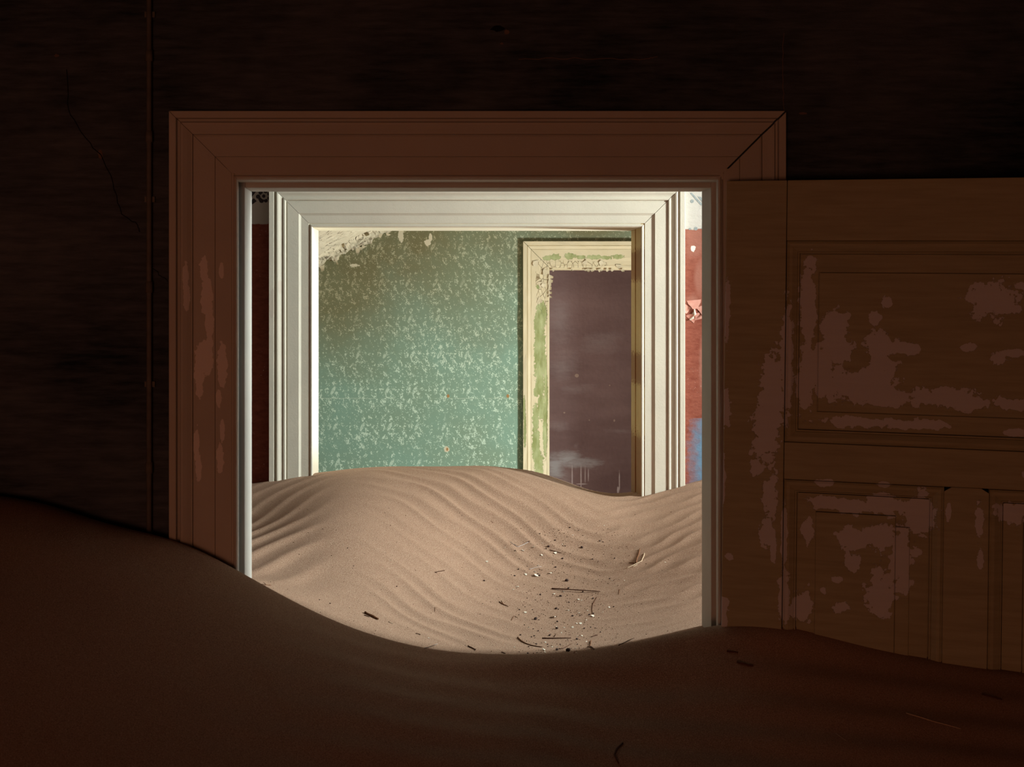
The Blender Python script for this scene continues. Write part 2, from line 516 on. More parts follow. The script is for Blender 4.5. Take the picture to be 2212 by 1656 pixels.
patch = [lz(685, 900, 48, 300), lz(680, 1350, 55, 200), lz(860, 1020, 70, 110), lz(880, 1150, 110, 90), lz(780, 1300, 60, 170), lz(980, 1400, 260, 110), lz(1250, 1480, 160, 60),
         lz(1180, 1140, 100, 90), lz(1330, 1155, 120, 38), lz(1180, 1270, 90, 90), lz(1600, 1480, 240, 60), lz(1800, 1520, 140, 50), lz(2090, 1530, 160, 40), lz(1930, 830, 150, 105),
         lz(2110, 735, 40, 22), lz(2080, 890, 40, 30), lz(1950, 1220, 60, 38), lz(2070, 1185, 80, 22), lz(1765, 1145, 50, 26), lz(1215, 845, 34, 34), lz(950, 935, 26, 26),
         lz(1135, 965, 34, 36), lz(455, 1480, 80, 270), lz(150, 900, 18, 220), lz(150, 1560, 22, 130), lz(550, 1250, 38, 380),
         lz(420, 210, 90, 220, 860), lz(360, 460, 40, 50, 860), lz(450, 650, 46, 120, 860), lz(430, 900, 44, 90, 860), lz(475, 1000, 20, 120, 860), lz(140, 100, 40, 110, 860), lz(135, 560, 16, 160, 860),
         lz(150, 1430, 34, 110, 860), lz(180, 1060, 26, 26, 860), lz(550, 1330, 36, 170, 860), lz(545, 900, 20, 200, 860),
         lz(820, 705, 110, 48, 860), lz(1000, 730, 130, 48, 860), lz(1230, 720, 140, 70, 860), lz(1460, 770, 85, 150, 860), lz(1000, 940, 95, 75, 860), lz(1200, 930, 100, 90, 860),
         lz(1330, 1050, 70, 200, 860), lz(1000, 1100, 50, 65, 860), lz(1190, 1300, 95, 140, 860), lz(1350, 1240, 55, 42, 860), lz(700, 890, 42, 70, 860), lz(930, 1400, 50, 40, 860),
         lz(815, 1290, 28, 34, 860), lz(910, 1215, 36, 18, 860), lz(2090, 770, 120, 65, 860), lz(670, 1390, 70, 90, 860), lz(1425, 1040, 40, 26, 860), lz(1060, 160, 260, 34, 860), lz(1450, 180, 200, 30, 860),
         lz(820, 560, 60, 26, 860), lz(1210, 575, 40, 16, 860), lz(1640, 760, 16, 60, 860), lz(1850, 820, 26, 120, 860), lz(1860, 1080, 20, 60, 860), lz(2090, 235, 60, 22, 860), lz(2190, 520, 50, 36, 860)]
n = N('old_door_paint')
warp = n.noise(24, 4, 0.6)
val = n.blobs(patch)
s1 = n.math('MULTIPLY_ADD', n.math('SUBTRACT', n.noise(60, 6, 0.62), 0.5), 2.4, n.math('ADD', val, 0.06))
s1 = n.math('MULTIPLY_ADD', n.math('SUBTRACT', warp, 0.5), 1.5, s1)
m = n.ramp(s1, 0.0, 0.05)
wood = n.noise(14, 5, 0.6, (0.5, 1, 6))
paint = n.mix(n.ramp(wood, 0.3, 0.75), (0.31, 0.30, 0.195), (0.41, 0.40, 0.27))
c = n.mix(m, paint, n.mix(wood, (0.53, 0.56, 0.63), (0.62, 0.66, 0.74)))
holes = n.ramp(n.noise(75, 5, 0.75), 0.735, 0.755)
c = n.mix(holes, c, (0.06, 0.05, 0.04))
nor = n.bump(m, -0.0012, 0.8)
nor = n.bump(wood, 0.0008, 0.4, nor)
MAT['door'] = n.out(c, 0.6, nor)

MAT['pipe'] = plain('rusty_pipe', (0.13, 0.125, 0.12), 0.75, 0.5, 40)
MAT['crack'] = plain('bare_earth_crack', (0.006, 0.005, 0.005), 1.0, 0.2, 60)
MAT['chip_earth'] = plain('bare_brown_plaster', (0.16, 0.11, 0.09), 0.95, 0.4, 60)
MAT['twig_dark'] = plain('dark_dry_wood', (0.085, 0.035, 0.018), 0.8, 0.5, 300)
MAT['twig_mid'] = plain('brown_dry_stem', (0.17, 0.075, 0.035), 0.8, 0.5, 300)
MAT['straw'] = plain('pale_straw', (0.52, 0.40, 0.28), 0.7, 0.3, 300)
MAT['straw_grey'] = plain('grey_straw', (0.42, 0.36, 0.34), 0.7, 0.3, 300)
MAT['pebble'] = plain('dark_pebble', (0.045, 0.022, 0.018), 0.7, 0.5, 400)
MAT['flake'] = plain('white_plaster_flake', (0.80, 0.76, 0.66), 0.7, 0.12, 300)
MAT['window'] = plain('weathered_window_wood', (0.45, 0.40, 0.32), 0.8, 0.2, 40)

# ------------------------------------------------------------------ the building
XL, XR = -2.4, 3.2            # outer side walls
YB, YF = -4.6, 6.0            # rear wall of the near room, wall of the last room
ZC = 3.1
W1A, W1B = 0.0, 0.16
W2A, W2B = 1.38, 1.58
W3A, W3B = 4.05, 4.20


def wall_y(name, y0, y1, hole, mats):
    """wall across X with one opening hole = (x0, x1, z0, z1)"""
    m = MB()
    mm = {'-y': 0, '+y': 1, '-x': 2, '+x': 2, '-z': 2, '+z': 2}
    if hole:
        a, b, c_, d = hole
        m.box(XL, a, y0, y1, 0, ZC, mm)
        m.box(b, XR, y0, y1, 0, ZC, mm)
        m.box(a, b, y0, y1, d, ZC, mm)
        if c_ > 0:
            m.box(a, b, y0, y1, 0, c_, mm)
    else:
        m.box(XL, XR, y0, y1, 0, ZC, mm)
    return tag(m.build(name, mats), kind='structure')


def wall_x(name, x0, x1, y0, y1, holes, mat):
    m = MB()
    ys = sorted({y0, y1, *[h[0] for h in holes], *[h[1] for h in holes]})
    for a, b in zip(ys[:-1], ys[1:]):
        h = [q for q in holes if q[0] <= a and q[1] >= b]
        if h:
            if h[0][2] > 0:
                m.box(x0, x1, a, b, 0, h[0][2])
            m.box(x0, x1, a, b, h[0][3], ZC)
        else:
            m.box(x0, x1, a, b, 0, ZC)
    return tag(m.build(name, mat), kind='structure')


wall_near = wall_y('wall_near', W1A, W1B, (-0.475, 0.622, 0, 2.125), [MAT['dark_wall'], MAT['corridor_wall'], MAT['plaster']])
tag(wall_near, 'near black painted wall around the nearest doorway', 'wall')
wall_middle = wall_y('wall_middle', W2A, W2B, (-0.436, 0.637, 0, 2.085), [MAT['corridor_wall'], MAT['shade_plaster'], MAT['plaster']])
tag(wall_middle, 'red and white corridor wall beside the white second door frame', 'wall')
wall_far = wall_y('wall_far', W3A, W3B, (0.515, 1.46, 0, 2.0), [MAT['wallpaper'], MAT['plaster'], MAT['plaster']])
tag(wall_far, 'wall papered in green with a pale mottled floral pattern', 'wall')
wall_last = wall_y('wall_last', YF, YF + 0.15, None, [MAT['purple_wall']] * 3)
tag(wall_last, 'dark purple brown wall seen through the farthest doorway', 'wall')
wall_rear = wall_y('wall_rear', YB - 0.15, YB, (-1.37, -0.23, 1.01, 1.75), [MAT['dim_plaster']] * 3)  # opening made to hold the added warm fill light
tag(wall_rear, 'smoke dark rear wall behind the viewer', 'wall')
wall_left = wall_x('wall_left', XL - 0.15, XL, YB, YF, [(4.75, 5.85, 0.95, 2.05)], MAT['shade_plaster'])
tag(wall_left, 'left outer plaster wall of the house', 'wall')
wall_right = wall_x('wall_right', XR, XR + 0.15, YB, YF, [], MAT['shade_plaster'])
tag(wall_right, 'right outer plaster wall of the house', 'wall')
tag(wall_x('wall_corridor_right', 2.9, 3.05, W1B, W2A, [(0.165, 0.505, 1.82, 2.98)], MAT['shade_plaster']), 'right end wall of the corridor around its window', 'wall')
tag(wall_x('wall_green_room_right', 1.92, 2.04, W2B, W3A, [(2.05, 2.65, 0.74, 1.26)], MAT['shade_plaster']), 'right side wall of the green papered room', 'wall')
m = MB()
m.box(XL, XR, YB, YF, ZC, ZC + 0.1)
ceiling = tag(m.build('ceiling', MAT['ceiling']), 'plaster ceiling above the rooms', 'ceiling', kind='structure')
m = MB()
m.box(XL, XR, YB, YF, -0.1, 0.0)
floor = tag(m.build('floor', MAT['dim_plaster']), 'floor buried under the sand', 'floor', kind='structure')
# dark inner faces of the near room
m = MB()
m.box(XL, XL + 0.01, YB, W1A, 0, ZC)
tag(m.build('wall_near_room_left', MAT['dim_plaster']), 'dark left side wall of the near room', 'wall', kind='structure')
m = MB()
m.box(XR - 0.01, XR, YB, W1A, 0, ZC)
tag(m.build('wall_near_room_right', MAT['dim_plaster']), 'dark right side wall of the near room', 'wall', kind='structure')
m = MB()
m.box(XL, XR, YB, W1A, ZC - 0.01, ZC)
tag(m.build('ceiling_near_room', MAT['dim_plaster']), 'dark ceiling of the near room', 'ceiling', kind='structure')
# window frame at the corridor end
wf = tag(empty('window_1', (3.0, 0.335, 1.82)), 'timber window frame at the right end of the corridor', 'window', kind='structure')
for (a, b, c_, d) in ((0.165, 0.18, 1.82, 2.98), (0.49, 0.505, 1.82, 2.98), (0.18, 0.49, 1.82, 1.84), (0.18, 0.49, 2.96, 2.98)):
    m = MB()
    m.box(2.98, 3.04, a, b, c_, d)
    o = m.build('frame_member', MAT['window'], loc=wf.location)
    o.location = (0, 0, 0)
    o.parent = wf

# ------------------------------------------------------------------ door casings
PROF1 = [(0, 0), (0, 31), (1, 32), (14, 32), (15.5, 30), (16, 20), (21, 17), (22, 17), (23, 27), (25, 30), (30, 29), (38, 25), (46, 19.5), (48, 19), (48.3, 12), (50, 12), (50.4, 18), (54, 19),
         (96, 18.5), (96.4, 14), (97.6, 14), (98, 18), (132, 18), (132.5, 10), (135.5, 10), (136, 18), (138.5, 20.5), (141, 21), (143, 19.5), (143.5, 17), (143.5, 0)]
PROF2 = [(0, 0), (0, 27), (1, 28), (15, 28), (16, 26), (17, 20), (21, 20), (22.5, 25), (26, 28.5), (30, 27.5), (36, 23.5), (41, 21.5), (44, 21.5), (46, 24), (50, 24), (52, 22.5), (53.5, 17.5), (57, 17.5),
         (58, 19.5), (93, 19.5), (95, 17.5), (100, 14.5), (103, 14.5), (124, 14.5), (125, 11.5), (127, 11.5), (128, 15), (131, 17), (134, 17), (136, 14), (136, 0)]
PROF3 = [(0, 0), (0, 30), (1, 31), (18, 31), (19.5, 28), (20.5, 24), (21.5, 26), (24, 28), (34, 25), (39, 21), (40, 18.5), (41, 21), (46, 21), (84, 19), (86, 17.5), (100, 17), (118, 17), (120, 15), (122, 17),
         (133, 17), (134, 14), (134, 0)]


def architrave(frame, prof, xo_l, xo_r, z_o, yface, z_bot, mat, gap_r=0.0, gap_l=0.0006, wob=0.0):
    """mitred left leg, right leg and head of a moulded casing; xo/z_o = outer edges"""
    pr = [(u / 1000.0, h / 1000.0) for u, h in prof]
    k = len(pr)

    def strip(name, fa, fb, seg):
        m = MB()
        rows = []
        for i in range(seg + 1):
            t = i / seg
            row = []
            for (u, h) in pr:
                a, b = Vector(fa(u)), Vector(fb(u))
                p = a.lerp(b, t)
                dy = wob * mnoise.noise(Vector((p.x * 9, p.z * 9, u * 60))) if 0 < t < 1 else 0
                row.append((p.x, yface - h + dy, p.z))
            rows.append(row)
        for i in range(seg):
            for j in range(k - 1):
                m.face([rows[i][j], rows[i][j + 1], rows[i + 1][j + 1], rows[i + 1][j]])
        m.face(rows[0])
        m.face(rows[-1][::-1])
        return m.build(name, mat, frame)

    strip('architrave_leg', lambda u: (xo_l + u, 0, z_bot), lambda u: (xo_l + u, 0, z_o - u - gap_l), 24)
    strip('architrave_leg', lambda u: (xo_r - u, 0, z_bot), lambda u: (xo_r - u, 0, z_o - u - gap_r), 24)
    strip('architrave_head', lambda u: (xo_l + u + gap_l, 0, z_o - u), lambda u: (xo_r - u - gap_r, 0, z_o - u), 24)


# nearest doorway
trim_1 = tag(empty('trim_1', (0.07, 0.0, 0.0)), 'wide brown lit moulded casing of the nearest doorway', 'door frame', kind='structure')
trim_1.location = (0, 0, 0)
architrave(trim_1, PROF1, -0.589, 0.7306, 2.2465, W1A, 0.6, MAT['trim_near'], gap_r=0.0026)
XA_L, XA_R, ZA = -0.4515, 0.600, 2.1005
XB_L, XB_R, ZB = -0.4388, 0.5864, 2.0885
ys = 0.054
for nm, args in (('rebate_board', (-0.475, XA_L, -0.016, ys, 0.6, 2.125)), ('rebate_board', (XA_R, 0.622, -0.016, ys, 0.6, 2.125)), ('rebate_board', (XA_L, XA_R, -0.016, ys, ZA, 2.125)),
                 ('door_stop', (-0.475, XB_L, ys, W1B + 0.005, 0.6, 2.125)), ('door_stop', (XB_R, 0.622, ys, W1B + 0.005, 0.6, 2.125)), ('door_stop', (XB_L, XB_R, ys, W1B + 0.005, ZB, 2.125))):
    m = MB()
    m.box(*args)
    o = m.build(nm, MAT['trim_near'], trim_1)
    bv = o.modifiers.new('edge', 'BEVEL')
    bv.width = 0.0018
    bv.segments = 2

# second doorway
trim_2 = tag(empty('trim_2'), 'white moulded casing of the second doorway across the corridor', 'door frame', kind='structure')
architrave(trim_2, PROF2, -0.5504, 0.7545, 2.2040, W2A, 0.8, MAT['trim_mid'], gap_r=0.0008)
for nm, args, mt in (('jamb_board', (-0.436, -0.4155, W2A - 0.012, W2B + 0.005, 0.8, 2.085), 'jamb_mid'), ('jamb_board', (0.6175, 0.637, W2A - 0.012, W2B + 0.005, 0.8, 2.085), 'jamb_ochre'),
                     ('head_board', (-0.4155, 0.6175, W2A - 0.012, W2B + 0.005, 2.0665, 2.085), 'jamb_mid'),
                     ('stop_bead', (0.6145, 0.6175, W2A + 0.10, W2B - 0.01, 0.8, 2.0665), 'jamb_ochre')):
    m = MB()
    m.box(*args)
    o = m.build(nm, MAT[mt], trim_2)
    bv = o.modifiers.new('edge', 'BEVEL')
    bv.width = 0.001
    bv.segments = 2

# farthest doorway
trim_3 = tag(empty('trim_3'), 'cream casing flaking to green around the farthest doorway', 'door frame', kind='structure')
architrave(trim_3, [(u_, h_ * 0.95) for u_, h_ in PROF3], 0.3978, 1.58, 2.1290, W3A, 0.5, MAT['trim_far'], gap_r=0.001, gap_l=0.0014, wob=0.003)
for args in ((0.515, 0.5325, W3A - 0.01, W3B + 0.005, 0.5, 2.0), (1.4425, 1.46, W3A - 0.01, W3B + 0.005, 0.5, 2.0), (0.5325, 1.4425, W3A - 0.01, W3B + 0.005, 1.985, 2.0)):
    m = MB()
    m.box(*args)
    m.build('jamb_board', MAT['trim_far'], trim_3)


def curl(m, c, w, h, bend, roll, normal_y=-1, seg=3):
    """a small curled paint flake hanging at c, free end bending out of the wall"""
    pts = []
    ca, sa = math.cos(roll), math.sin(roll)
    for i in range(seg + 1):
        t = i / seg
        ang = bend * t
        out = h * (1 - math.cos(ang)) / max(bend, 0.01)
        dn = h * math.sin(ang) / max(bend, 0.01)
        ww = w * (1 - 0.55 * t) * (0.8 + 0.4 * random.random())
        for s in (-0.5, 0.5):
            x_, z_ = s * ww, -dn
            pts.append((c[0] + x_ * ca - z_ * sa, c[1] + normal_y * out, c[2] + x_ * sa + z_ * ca))
    for i in range(seg):
        a = i * 2
        for off in (0, 0.0006):
            q = [pts[a], pts[a + 1], pts[a + 3], pts[a + 2]]
            m.face([(p[0], p[1] + off, p[2]) for p in q])


def flakes(parent, specs, mat, name='paint_flake'):
    for (c, w, h, bend, roll) in specs:
        m = MB()
        curl(m, c, w, h, bend, roll)
        m.build(name, mat, parent, smooth=True)


sp = []
for i in range(16):                                   # ragged lower edge of the head
    px = random.choice([1200, 1235, 1256, 1276, 1283, 1300, 1318, 1340, 1352, 1290, 1270, 1222]) + random.uniform(-6, 6)
    p = P(px, 583, 4.02)
    sp.append(((p.x, 4.026, p.z + 0.004), random.uniform(0.008, 0.02), random.uniform(0.006, 0.016), random.uniform(0.3, 1.2), random.uniform(-0.5, 0.5)))
for py, w in ((597, 0.02), (606, 0.03), (614, 0.034), (622, 0.026), (632, 0.022), (640, 0.012)):   # bulging flakes on the left leg's inner edge
    p = P(1186.5, py, 4.02)
    sp.append(((p.x - 0.004, 4.028, p.z), w, random.uniform(0.014, 0.026), random.uniform(0.4, 0.9), HP + random.uniform(-0.4, 0.4)))
for i in range(9):                                    # lifted plates on the leg and head
    px, py = (random.uniform(1158, 1182), random.uniform(565, 655)) if i < 6 else (random.uniform(1210, 1350), random.uniform(564, 574))
    p = P(px, py, 4.02)
    sp.append(((p.x, 4.029, p.z), random.uniform(0.02, 0.035), random.uniform(0.02, 0.035), random.uniform(0.3, 0.6), random.uniform(-2.5, 2.5)))
flakes(trim_3, sp, MAT['flake_cream'])

# ------------------------------------------------------------------ sloping bulkhead in the green room
A = P(600, 617.4, 4.05)
B = P(960, 444, 4.05)
SL = (B.z - A.z) / (B.x - A.x)
YS = 1.72
m = MB()
NU, NV = 220, 130
xa, xb = -1.25, 0.35
rows = []
for i in range(NU + 1):
    xx = xa + (xb - xa) * i / NU
    row = []
    for j in range(NV + 1):
        yy = YS + (4.05 - YS) * j / NV
        zz = A.z - 0.024 + SL * (xx - A.x)
        q = Vector((xx * 22, yy * 4.0, 0.3))
        r = abs(mnoise.noise(q)) * 0.030 + mnoise.noise(q * 2.7) * 0.010
        r += 0.012 * (mnoise.cell(Vector((xx * 30, yy * 5.5, 1.0))))
        edge = 0.07 + 0.80 * min(1.0, max(0.0, (yy - 2.95) / 0.06))
        r += 0.02 if yy > 3.0 else 0.0
        nz = r * edge - (0.012 * mnoise.noise(Vector((xx * 40, 7, 0))) if j == NV else 0)
        row.append((xx, yy, zz + nz))
    rows.append(row)
for i in range(NU):
    for j in range(NV):
        m.face([rows[i][j], rows[i][j + 1], rows[i + 1][j + 1], rows[i + 1][j]])
under = m
bulk = tag(empty('ceiling_slope'), 'sloping cream plaster bulkhead peeling above the green wallpaper', 'ceiling', kind='structure')
under.build('peeling_underside', MAT['bulkhead'], bulk)
sp = []
for i in range(15):
    xx = random.uniform(-0.66, -0.22)
    sp.append(((xx, 4.05 - random.choice([0.003, 0.01, 0.02, 0.3, 0.9, 1.04]), A.z - 0.012 + SL * (xx - A.x) + 0.006), random.uniform(0.014, 0.04), random.uniform(0.012, 0.035), random.uniform(0.4, 1.3), random.uniform(-0.9, 0.4)))
flakes(bulk, sp, MAT['flake_cream'])
p = P(725, 567, 4.04)
flakes(bulk, [((p.x, 4.035, p.z + 0.02), 0.012, 0.035, 0.8, 0.35)], MAT['flake_cream'])

# ------------------------------------------------------------------ stencilled frieze on the corridor wall
ZP = W2A


def flat_poly(name, pts, mat, layer=1, parent=wall_middle):
    k = (ZP - CAM.y) / F
    poly = [((x_ - X0) * k, CAM.z + (Y0 - y_) * k) for x_, y_ in pts]
    m = MB()
    area = sum(poly[i][0] * poly[(i + 1) % len(poly)][1] - poly[(i + 1) % len(poly)][0] * poly[i][1] for i in range(len(poly)))
    if area < 0:
        poly = poly[::-1]
    m.prism(poly, ZP - 0.0005 * layer, ZP + 0.001)
    return m.build(name, mat, parent)


def disc(cx, cy, r, seg=20, ry=None):
    ry = ry or r
    return [(cx + r * math.cos(2 * math.pi * i / seg), cy + ry * math.sin(2 * math.pi * i / seg)) for i in range(seg)]


def zl(pts, ox, oy, s):
    return [(ox + a / s, oy + b / s) for a, b in pts]


SD, SG = MAT['stencil_dark'], MAT['stencil_grey']
L = lambda pts: zl(pts, 530, 405, 17.43)
flat_poly('stencil_bar', L([(60, 60), (480, 60), (205, 400), (60, 480)]), SD)
flat_poly('stencil_block', L([(180, 520), (320, 400), (430, 510), (265, 635), (180, 590)]), SD)
for i, (cx, cy, r) in enumerate(((480, 340, 82), (575, 190, 80), (560, 440, 70), (610, 490, 90), (770, 490, 72), (900, 400, 70), (900, 240, 70), (760, 140, 75))):
    flat_poly('stencil_petal', L(disc(cx, cy, r)), SD, 1 + 0.1 * i)
flat_poly('stencil_ring', L(disc(705, 325, 128)), MAT['stencil_ground'], 2.2)
flat_poly('stencil_eye', L(disc(695, 322, 64)), SD, 2.7)
Rz = lambda pts: zl(pts, 1470, 405, 16.56)
flat_poly('stencil_bar', Rz([(330, 190), (405, 185), (800, 610), (775, 640), (720, 632)]), SG)
flat_poly('stencil_bar', Rz([(610, 320), (720, 325), (980, 600), (980, 700), (880, 640), (800, 560)]), SG)
flat_poly('stencil_dot', Rz(disc(412, 490, 64)), SG)
flat_poly('stencil_dot', Rz(disc(335, 1478, 48, ry=38)), SG)
flat_poly('stencil_dot', Rz(disc(547, 1465, 66)), SG)
flat_poly('stencil_dot', Rz(disc(790, 1465, 60, ry=24)), SG)
# curling flap of red paint low on the right of the frame
n_ = N('red_paint_flap')
MAT['flap'] = n_.out(n_.mix(n_.noise(40, 4), (0.46, 0.12, 0.08), (0.66, 0.42, 0.36)), 0.75)
for (px, py, w, h, b, r) in ((1499, 648, 0.045, 0.030, 0.75, 0.1), (1486, 660, 0.03, 0.026, 0.6, -0.5), (1513, 661, 0.028, 0.04, 0.7, 0.4), (1490, 690, 0.03, 0.02, 0.6, 2.4), (1508, 690, 0.03, 0.022, 0.5, 3.4)):
    p = P(px, py, W2A)
    flakes(wall_middle, [((p.x, W2A - 0.001, p.z), w, h, b, r)], MAT['flap'], 'paint_flap')
p = P(1498, 681, W2A)
m = MB()
m.tube([(p.x - 0.012, W2A - 0.004, p.z - 0.014), (p.x - 0.003, W2A - 0.006, p.z - 0.008), (p.x + 0.004, W2A - 0.005, p.z + 0.004), (p.x + 0.002, W2A - 0.003, p.z + 0.02)], [0.002, 0.0035, 0.004, 0.002], 6)
m.build('plaster_chip', MAT['flake'], wall_middle)

# ------------------------------------------------------------------ door leaf standing open against the dark wall
door = tag(empty('door_1', (HX, HY, 0.0)), 'open panelled door with patches of bare primer showing through its paint', 'door', kind='structure')
door.rotation_euler = (0, 0.012, -TH)
DW, DT, ZT = 0.965, 0.040, 2.094
MD = MAT['door']


def dbox(name, x0, x1, z0, z1, y0=0.0, y1=DT, bevel=0.0015, parent=door, mat=None):
    m = MB()
    m.box(x0, x1, y0, y1, z0, z1)
    o = m.build(name, mat or MD, parent)
    if bevel:
        bv = o.modifiers.new('edge', 'BEVEL')
        bv.width = bevel
        bv.segments = 2
    return o


g = 0.0009
ST = 0.125
dbox('stile', 0, ST - g, 0.02, ZT)
dbox('stile', DW - ST + g, DW, 0.02, ZT)
dbox('top_rail', ST, DW - ST, 1.968, ZT)
dbox('lock_rail', ST, DW - ST, 1.471, 1.548)
dbox('bottom_rail', ST, DW - ST, 0.02, 0.24)
MU0, MU1 = 0.4405, 0.5245
# mullion with chamfered shoulders running up into the lock rail
m = MB()
m.prism([(MU0, 0.24), (MU1, 0.24), (MU1, 1.462), (MU1 - 0.014, 1.4706), (MU0 + 0.014, 1.4706), (MU0, 1.462)], 0.0, DT)
m.build('mullion', MD, door)


def moulding(x0, x1, z0, z1, w=0.0285, depth=0.013):
    """ogee strip running round the inside of a panel opening"""
    pr = [(0, 0.0), (0.0002, 0.010), (0.0016, 0.010), (0.0018, 0.0025), (0.003, 0.0035), (0.006, 0.0015), (0.012, 0.0025), (0.018, 0.006), (0.022, 0.008), (0.0225, 0.012), (0.0238, 0.012), (0.024, 0.0075), (0.0262, 0.0082), (0.0264, 0.022), (w, 0.022)]
    m = MB()
    for i in range(len(pr) - 1):
        (u0, d0), (u1, d1) = pr[i], pr[i + 1]
        a = [(x0 + u0, d0, z0 + u0), (x1 - u0, d0, z0 + u0), (x1 - u0, d0, z1 - u0), (x0 + u0, d0, z1 - u0)]
        b = [(x0 + u1, d1, z0 + u1), (x1 - u1, d1, z0 + u1), (x1 - u1, d1, z1 - u1), (x0 + u1, d1, z1 - u1)]
        for k in range(4):
            k2 = (k + 1) % 4
            m.face([a[k], a[k2], b[k2], b[k]])
    return m.build('panel_moulding', MD, door)


def panel(x0, x1, z0, z1, boards=None, margin=0.036):
    """fielded panel: sloping margin, a small step, then a flat field (in boards when split)"""
    m = MB()
    d0, d1, d2 = 0.0125, 0.0105, 0.0075
    a = [(x0, d0, z0), (x1, d0, z0), (x1, d0, z1), (x0, d0, z1)]
    i0, i1, j0, j1 = x0 + margin, x1 - margin, z0 + margin, z1 - margin
    b = [(i0, d1, j0), (i1, d1, j0), (i1, d1, j1), (i0, d1, j1)]
    for k in range(4):
        k2 = (k + 1) % 4
        m.face([a[k], a[k2], b[k2], b[k]])
    i0, i1, j0, j1 = i0 + 0.0018, i1 - 0.0018, j0 + 0.0018, j1 - 0.0018
    m.face([(i0 - 0.004, d1 + 0.008, j0 - 0.004), (i1 + 0.004, d1 + 0.008, j0 - 0.004), (i1 + 0.004, d1 + 0.008, j1 + 0.004), (i0 - 0.004, d1 + 0.008, j1 + 0.004)])
    pn = m.build('panel', MD, door)
    for (bx0, bx1, top) in (boards or [(i0, i1, 0.0)]):
        m = MB()
        m.box(bx0 + 0.0003, bx1 - 0.0003, d2, 0.024, j0, j1 - top)
        o = m.build('field_board', MD, pn)
        bv = o.modifiers.new('edge', 'BEVEL')
        bv.width = 0.001
        bv.segments = 1
    return pn


PM = 0.0285
moulding(ST, DW - ST, 1.548, 1.968)
panel(ST + PM, DW - ST - PM, 1.548 + PM, 1.968 - PM)
moulding(ST, MU0, 0.24, 1.471)
s1_, s2_ = leaf_xz(1918, 1125)[0], leaf_xz(1949, 1125)[0]
i0, i1 = ST + PM + 0.036, MU0 - PM - 0.036
s1_, s2_ = min(s1_, i1 - 0.03), min(s2_, i1)
panel(ST + PM, MU0 - PM, 0.24 + PM, 1.471 - PM, [(i0, i1 - 0.028, 0.0), (i1 - 0.028, i1, 0.022)])
moulding(MU1, DW - ST, 0.24, 1.471)
panel(MU1 + PM, DW - ST - PM, 0.24 + PM, 1.471 - PM)
# ------------------------------------------------------------------ conduit on the dark wall, cracks and chips
pipe = empty('conduit_pipe', (P(322, 600, -0.014).x, -0.014, 1.0))
tag(pipe, 'thin dark conduit pipe running up the dark wall left of the doorway', 'pipe')
PX = pipe.location.x


def pipe_part(name, z0, z1, r, seg=14):
    m = MB()
    m.tube([(0, 0, z0 - 1.0), (0, 0, z1 - 1.0)], [r, r], seg)
    return m.build(name, MAT['pipe'], pipe, smooth=True)


pipe_part('tube', 1.0, 3.08, 0.0055)
for py in (120, 295, 620, 1010):
    z = P(322, py, -0.014).z
    pipe_part('coupling', z - 0.012, z + 0.012, 0.0075)
for py in (30, 430, 830):
    z = P(322, py, -0.014).z - 1.0
    m = MB()
    m.box(-0.011, 0.011, 0.006, 0.0135, z - 0.006, z + 0.006)
    m.build('clip', MAT['pipe'], pipe)


def crack(pts, w, mat=MAT['crack']):
    m = MB()
    q = [P(a, b, 0.0) for a, b in pts]
    for a, b in zip(q[:-1], q[1:]):
        d = (b - a).normalized()
        nn = Vector((-d.z, 0, d.x)) * w
        m.face([(a.x + nn.x, -0.0006, a.z + nn.z), (a.x - nn.x, -0.0006, a.z - nn.z), (b.x - nn.x, -0.0006, b.z - nn.z), (b.x + nn.x, -0.0006, b.z + nn.z)])
    m.build('crack', mat, wall_near)


def jag(pts, k=5, amp=2.5):
    out = []
    for a, b in zip(pts[:-1], pts[1:]):
        for i in range(k):
            t = i / k
            out.append((a[0] + (b[0] - a[0]) * t + random.uniform(-amp, amp), a[1] + (b[1] - a[1]) * t + random.uniform(-amp, amp)))
    return out + [pts[-1]]


crack(jag([(145, 150), (148, 240), (178, 290), (217, 335), (245, 395), (262, 462), (298, 487), (303, 500)]), 0.0010)
crack(jag([(330, 580), (345, 592), (362, 608)]), 0.0008)
crack(jag([(1120, 128), (1240, 126), (1400, 128), (1420, 122)], 8, 2), 0.0007, MAT['chip_earth'])
crack(jag([(1692, 70), (1690, 160), (1694, 243)], 6, 1.5), 0.0007, MAT['chip_earth'])


def chip(px, py, rx, ry, mat):
    m = MB()
    c_ = P(px, py, 0.0)
    k = 11
    pts = [(c_.x + rx / 1000 * math.cos(2 * math.pi * i / k) * random.uniform(0.6, 1.1), -0.0006, c_.z + ry / 1000 * math.sin(2 * math.pi * i / k) * random.uniform(0.6, 1.1)) for i in range(k)]
    m.face(pts)
    m.build('plaster_chip', mat, wall_near)


chip(1075, 62, 18, 8, MAT['crack'])
chip(1094, 70, 7, 6, MAT['chip_earth'])
chip(1084, 94, 4, 3, MAT['chip_earth'])
chip(217, 333, 6, 12, MAT['chip_earth'])
chip(122, 120, 6, 4, MAT['chip_earth'])
chip(1735, 245, 9, 3, MAT['chip_earth'])

# ------------------------------------------------------------------ sand: height field through all rooms
def st_px(Y, pts, left, right):
    xs, zs = [], []
    for (px, py) in pts:
        p = P(px, py, Y)
        xs.append(p.x)
        zs.append(p.z)
    xs = [a for a, _ in left] + xs + [a for a, _ in right]
    zs = [b for _, b in left] + zs + [b for _, b in right]
    return (Y, xs, zs)


